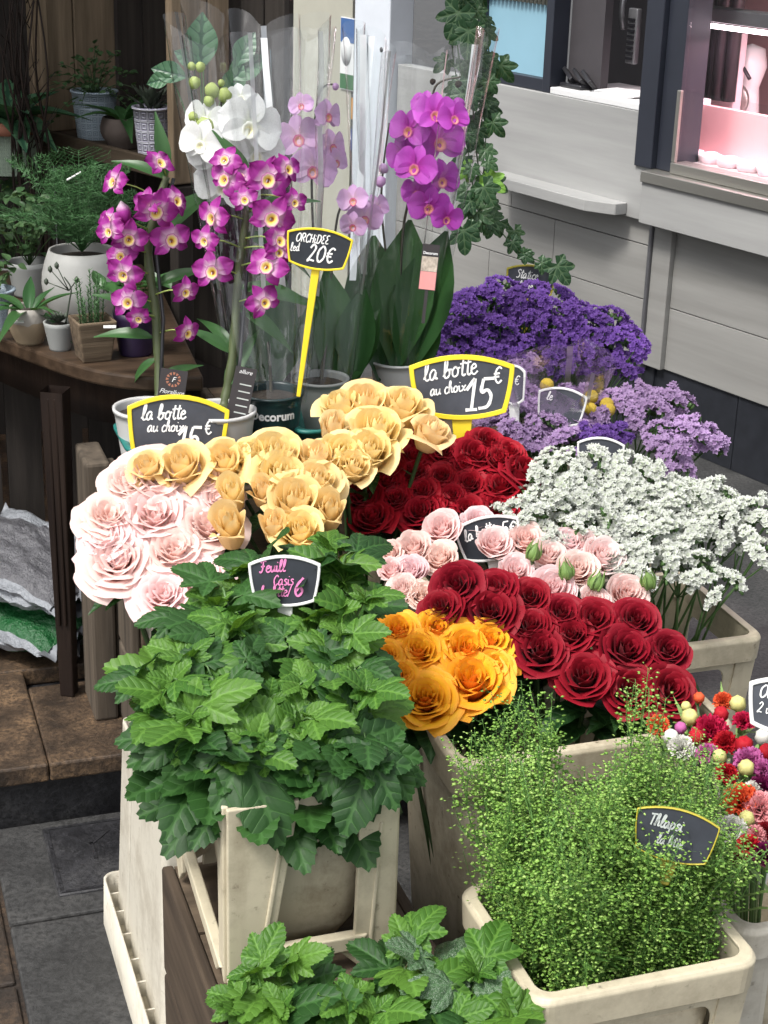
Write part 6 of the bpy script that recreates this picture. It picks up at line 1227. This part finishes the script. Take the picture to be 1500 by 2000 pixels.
phal('lilac moth orchid behind the orchidee sign', (625, 850), .622, [[(630, 650), (612, 450), (610, 300), (625, 180), (660, 165)], [(640, 640), (660, 420), (700, 390)]],
 [(583,268,92,-.1,.1),(612,330,92,.2,0),(640,225,66,.8,.1),(648,285,70,.8,0),(712,425,72,.1,-.1),(690,390,62,-.3,.1),(735,405,56,.4,0),(588,205,50,-.2,.2),(690,440,56,-.2,-.3),(655,315,60,.7,-.2)], [(640,765,650,520),(670,770,730,600),(640,770,610,560),(690,765,705,560),(655,770,690,640)],
 [(743,356,22,'phl'),(655,170,14,'phl'),(580,200,20,'phl')], 'phl', 3.05, ('potg', .05, .11))
phal('magenta moth orchid in a tall clear sleeve', (772, 800), .622, [[(780, 620), (790, 430), (840, 260), (850, 170), (900, 150)], [(770, 620), (745, 400), (760, 240)]],
 [(857,275,105,.2,.1),(800,252,84,-.5,.1),(812,325,86,-.3,0),(862,350,84,.4,-.1),(838,402,84,.1,-.2),(850,222,84,.2,.3),(788,300,76,-.6,0),(872,425,66,.4,-.3),(885,230,70,.5,.3),(832,205,60,-.1,.4),(815,375,66,-.2,-.1)], [(770,740,800,430),(785,745,830,480),(760,740,735,560),(795,745,862,450),(780,740,775,520),(740,745,720,450),(805,745,850,600)],
 [(895,205,26,'phm'),(825,195,22,'phm'),(845,160,12,'soil'),(895,165,14,'soil'),(750,330,20,'phl')], 'phm', 3.12)
def sleeve(label, potuv, z, top, s, r0, rtop, H, mat, seed, folds=9, lean=(0, 0)):
    random.seed(seed); bp = P(*potuv, z=z); root = thing('cellophane_sleeve', label, 'cellophane sleeve', TR(bp), 'clear cellophane sleeves'); V = []; F = []; n = 72; m = 14
    tp = P(*top, s=s)-bp
    for j in range(m+1):
        t = j/m; c = Vector((tp.x*t, tp.y*t, .10+(tp.z-.10)*t)); R = r0+(rtop-r0)*t**.8
        for i in range(n):
            a = 2*PI*i/n; k = 1+(.05+.09*t)*math.sin(folds*a+seed+1.2*t)+.05*t*math.sin(3*a+seed*2)+.03*noise.noise(Vector((math.cos(a)*2, math.sin(a)*2, t*6+seed))); zz = .025*math.sin(2*a+seed)*t*t+.02*t*t*t*abs(math.sin(folds*a*.5))
            V.append(c+Vector((math.cos(a)*R*k, math.sin(a)*R*k*.85, zz)))
    for j in range(m):
        for i in range(n): F.append((j*n+i, j*n+(i+1) % n, (j+1)*n+(i+1) % n, (j+1)*n+i))
    ob('film', mesh('film', V, F, M[mat]), root)
    for k in range(4):      # pinched folds proud of the film, added to draw its highlight streaks
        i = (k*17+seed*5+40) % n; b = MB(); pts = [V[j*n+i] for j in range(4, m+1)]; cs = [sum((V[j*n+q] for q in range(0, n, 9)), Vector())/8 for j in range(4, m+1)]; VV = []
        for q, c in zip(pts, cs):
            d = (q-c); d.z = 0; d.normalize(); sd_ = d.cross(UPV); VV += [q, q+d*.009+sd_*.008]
        b.add(VV, [(2*j, 2*j+1, 2*j+3, 2*j+2) for j in range(len(pts)-1)]); b.ob('fold', M['streakfold'], root)
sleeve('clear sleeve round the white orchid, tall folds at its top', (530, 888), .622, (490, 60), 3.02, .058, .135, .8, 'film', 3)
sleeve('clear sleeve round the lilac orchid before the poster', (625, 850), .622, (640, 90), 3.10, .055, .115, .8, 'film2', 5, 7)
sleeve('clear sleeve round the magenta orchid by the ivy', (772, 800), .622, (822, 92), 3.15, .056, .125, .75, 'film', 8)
# orchid name cards and pot lettering
M['card'] = plain('dark_card', (0.022, 0.017, 0.018), .5); M['cardpink'] = plain('salmon_card', (0.62, 0.25, 0.24), .5); M['cardphoto'] = plain('beige_photo_print', (0.40, 0.34, 0.28), .5, var=.5, nscale=120)
def card(u, v, s, w, h, roll, label):
    c = P(u, v, s=s); z = (CAMP-c).normalized(); x = UPV.cross(z).normalized(); y = z.cross(x); r_ = thing('plant_label', label, 'plant label', frame(x, y, z, c) @ Matrix.Rotation(math.radians(roll), 4, 'Z'), 'plant care labels')
    b = MB(); b.box(-w/2, w/2, -h/2, h/2, -.0008, 0); b.ob('card', M['card'], r_, smooth=False)
    b = MB(); b.box(-.003, .003, -h/2-.06, -h/2, -.0012, -.0004); b.ob('spike', M['card'], r_, smooth=False); return r_
c = card(337, 752, 2.80, .045, .052, -9, 'dark brown card with round emblem and the script Florallure')
ob('lettering', textmesh('Florallure', .0105, M['paper'], shear=.35), c, TR((0, -.012, .0004)))
b = MB()
for k in range(12): a = k*PI/6; b.add([(math.cos(a-.1)*.008, math.sin(a-.1)*.008, 0), (math.cos(a+.1)*.008, math.sin(a+.1)*.008, 0), (math.cos(a+.18)*.0125, math.sin(a+.18)*.0125, 0), (math.cos(a-.18)*.0125, math.sin(a-.18)*.0125, 0)], [(0, 1, 2, 3)])
b.ob('emblem', M['terra'], c, TR((0, .009, .0006)), smooth=False); ob('lettering', textmesh('F', .012, M['paper'], shear=.3), c, TR((0, .009, .0006)))
c = card(470, 775, 2.80, .036, .10, -12, 'tall dark care card with small print beside the right dendrobium')
ob('lettering', textmesh('allure', .010, M['paper'], shear=.35), c, TR((0, .042, .0004)))
for k in range(6): b = MB(); b.box(-.006, .014, .02-.012*k, .022-.012*k, .0002, .0006); b.ob('print_line', M['greypen'], c, smooth=False)
c = card(838, 522, 3.02, .031, .082, -4, 'black hanging tag with photo and salmon lower half on the sleeve')
b = MB(); b.box(-.0145, .0145, -.040, -.008, .0004, .0008); b.ob('salmon_half', M['cardpink'], c, smooth=False); b = MB(); b.box(-.0145, .0145, -.0075, .019, .0004, .0008); b.ob('photo_print', M['cardphoto'], c, smooth=False); ob('lettering', textmesh('Decorum', .0068, M['paper'], bold=.0002), c, TR((0, .025, .0006)))
pr_ = [o for o in bpy.data.objects if o.get('label', '').startswith('white moth orchid')][0]
def wraptext(s_, size, R, z, ang, parent, mat):
    m = textmesh(s_, size, mat, bold=.0006)
    for v in m.vertices: a = ang+v.co.x/R; v.co = Vector((math.cos(a)*(R+v.co.z+.0006), math.sin(a)*(R+v.co.z+.0006), z+v.co.y))
    return ob('lettering', m, parent)
ca = (CAMP-pr_.matrix_world.translation); ang = math.atan2(ca.y, ca.x); wraptext('Decorum', .021, .0525, .086, ang+.05, pr_, M['paper'])
# teal trays under the pots
def tray(a0, a1, d0, d1, label):
    t = thing('plastic_tray', label, 'tray', FDat((a0+a1)/2, (d0+d1)/2, .606), 'teal trays'); x, y = (a1-a0)/2, (d1-d0)/2; b = MB()
    loft(b, [(ring(-x+.03, x-.03, -y+.02, y-.02, .02), .002), (ring(-x+.008, x-.008, -y+.008, y-.008, .025), .065), (ring(-x, x, -y, y, .025), .068), (ring(-x, x, -y, y, .025), .074), (ring(-x+.012, x-.012, -y+.012, y-.012, .025), .072), (ring(-x+.034, x-.034, -y+.024, y-.024, .02), .008)]); k = 28; b.F.append(tuple(range(k))[::-1]); b.ob('tray_shell', M['teal'], t); return t
tray(0.435, 0.72, 2.575, 2.73, 'teal plastic tray holding the dendrobium pots'); tray(0.735, 1.0, 2.60, 2.735, 'teal plastic tray corner right of the dark pot')
# ------------------------------------------------------------------ hanging ivy
iv = thing('ivy_vine', 'trailing green ivy hanging beside the magenta orchid', 'ivy', TR(P(900, -60, s=3.7))); b0 = P(900, -60, s=3.7); random.seed(15)
vines = [[(880,-60),(890,60),(905,180),(915,300),(925,400),(900,450)],[(930,-60),(935,80),(945,160),(940,260),(945,330),(930,380)],[(910,-60),(920,90),(925,230),(935,330),(950,400),(985,460),(1030,500),(1090,520)],[(860,-60),(880,30),(885,110),(900,200)],[(950,-60),(948,40),(955,110),(950,200),(948,300)],[(930,330),(960,420),(985,440),(1000,470)]]
for vi, vn in enumerate(vines):
    pts = spline([P(u, v, s=3.66+.02*vi)-b0 for u, v in vn], 8); b = MB(); b.tube(pts, .0022, .0012, 5); b.ob('vine_stem', M['rstem'], iv)
    n = [17, 15, 16, 9, 11, 4][vi]
    for k in range(n):
        f = (k+rnd())/n; i = min(len(pts)-2, int(f*(len(pts)-1))); q = pts[i]; sc_ = FPX/3.66; uv_v = (q+b0); a = U(0, 6.28)
        L = U(.028, .046) if vi != 2 or f < .6 else U(.024, .036); off = Vector((math.cos(a)*U(.01, .045), -.02-U(0, .03), math.sin(a)*.02)); d = Vector((math.cos(a)*.9, -.2, -.6+U(-.4, .5))).normalized()
        if vi == 2 and f > .62: off *= .4
        key = 'ivyy' if (vi == 1 and .78 < f < .95) else 'ivy'
        put_leaf(IVM[key][k % 3], iv, q+off, d, (Vector((0, -1, .35))+Vector((U(-.5, .5), 0, U(-.3, .3)))).normalized(), L)
        b = MB(); b.tube([q, q+off], .0008, n=3); b.ob('petiole', M['rstem'], iv)
for (u, v, L, dx) in ((905,450,.055,.1),(945,365,.048,.5),(1088,520,.05,.6),(915,60,.06,.0),(895,25,.06,-.3)): put_leaf(IVM['ivy'][0], iv, P(u, v, s=3.6)-b0, Vector((dx, -.1, -.8)).normalized(), Vector((.1, -1, .3)), L)
# cellophane round the lilac statice and the white statice
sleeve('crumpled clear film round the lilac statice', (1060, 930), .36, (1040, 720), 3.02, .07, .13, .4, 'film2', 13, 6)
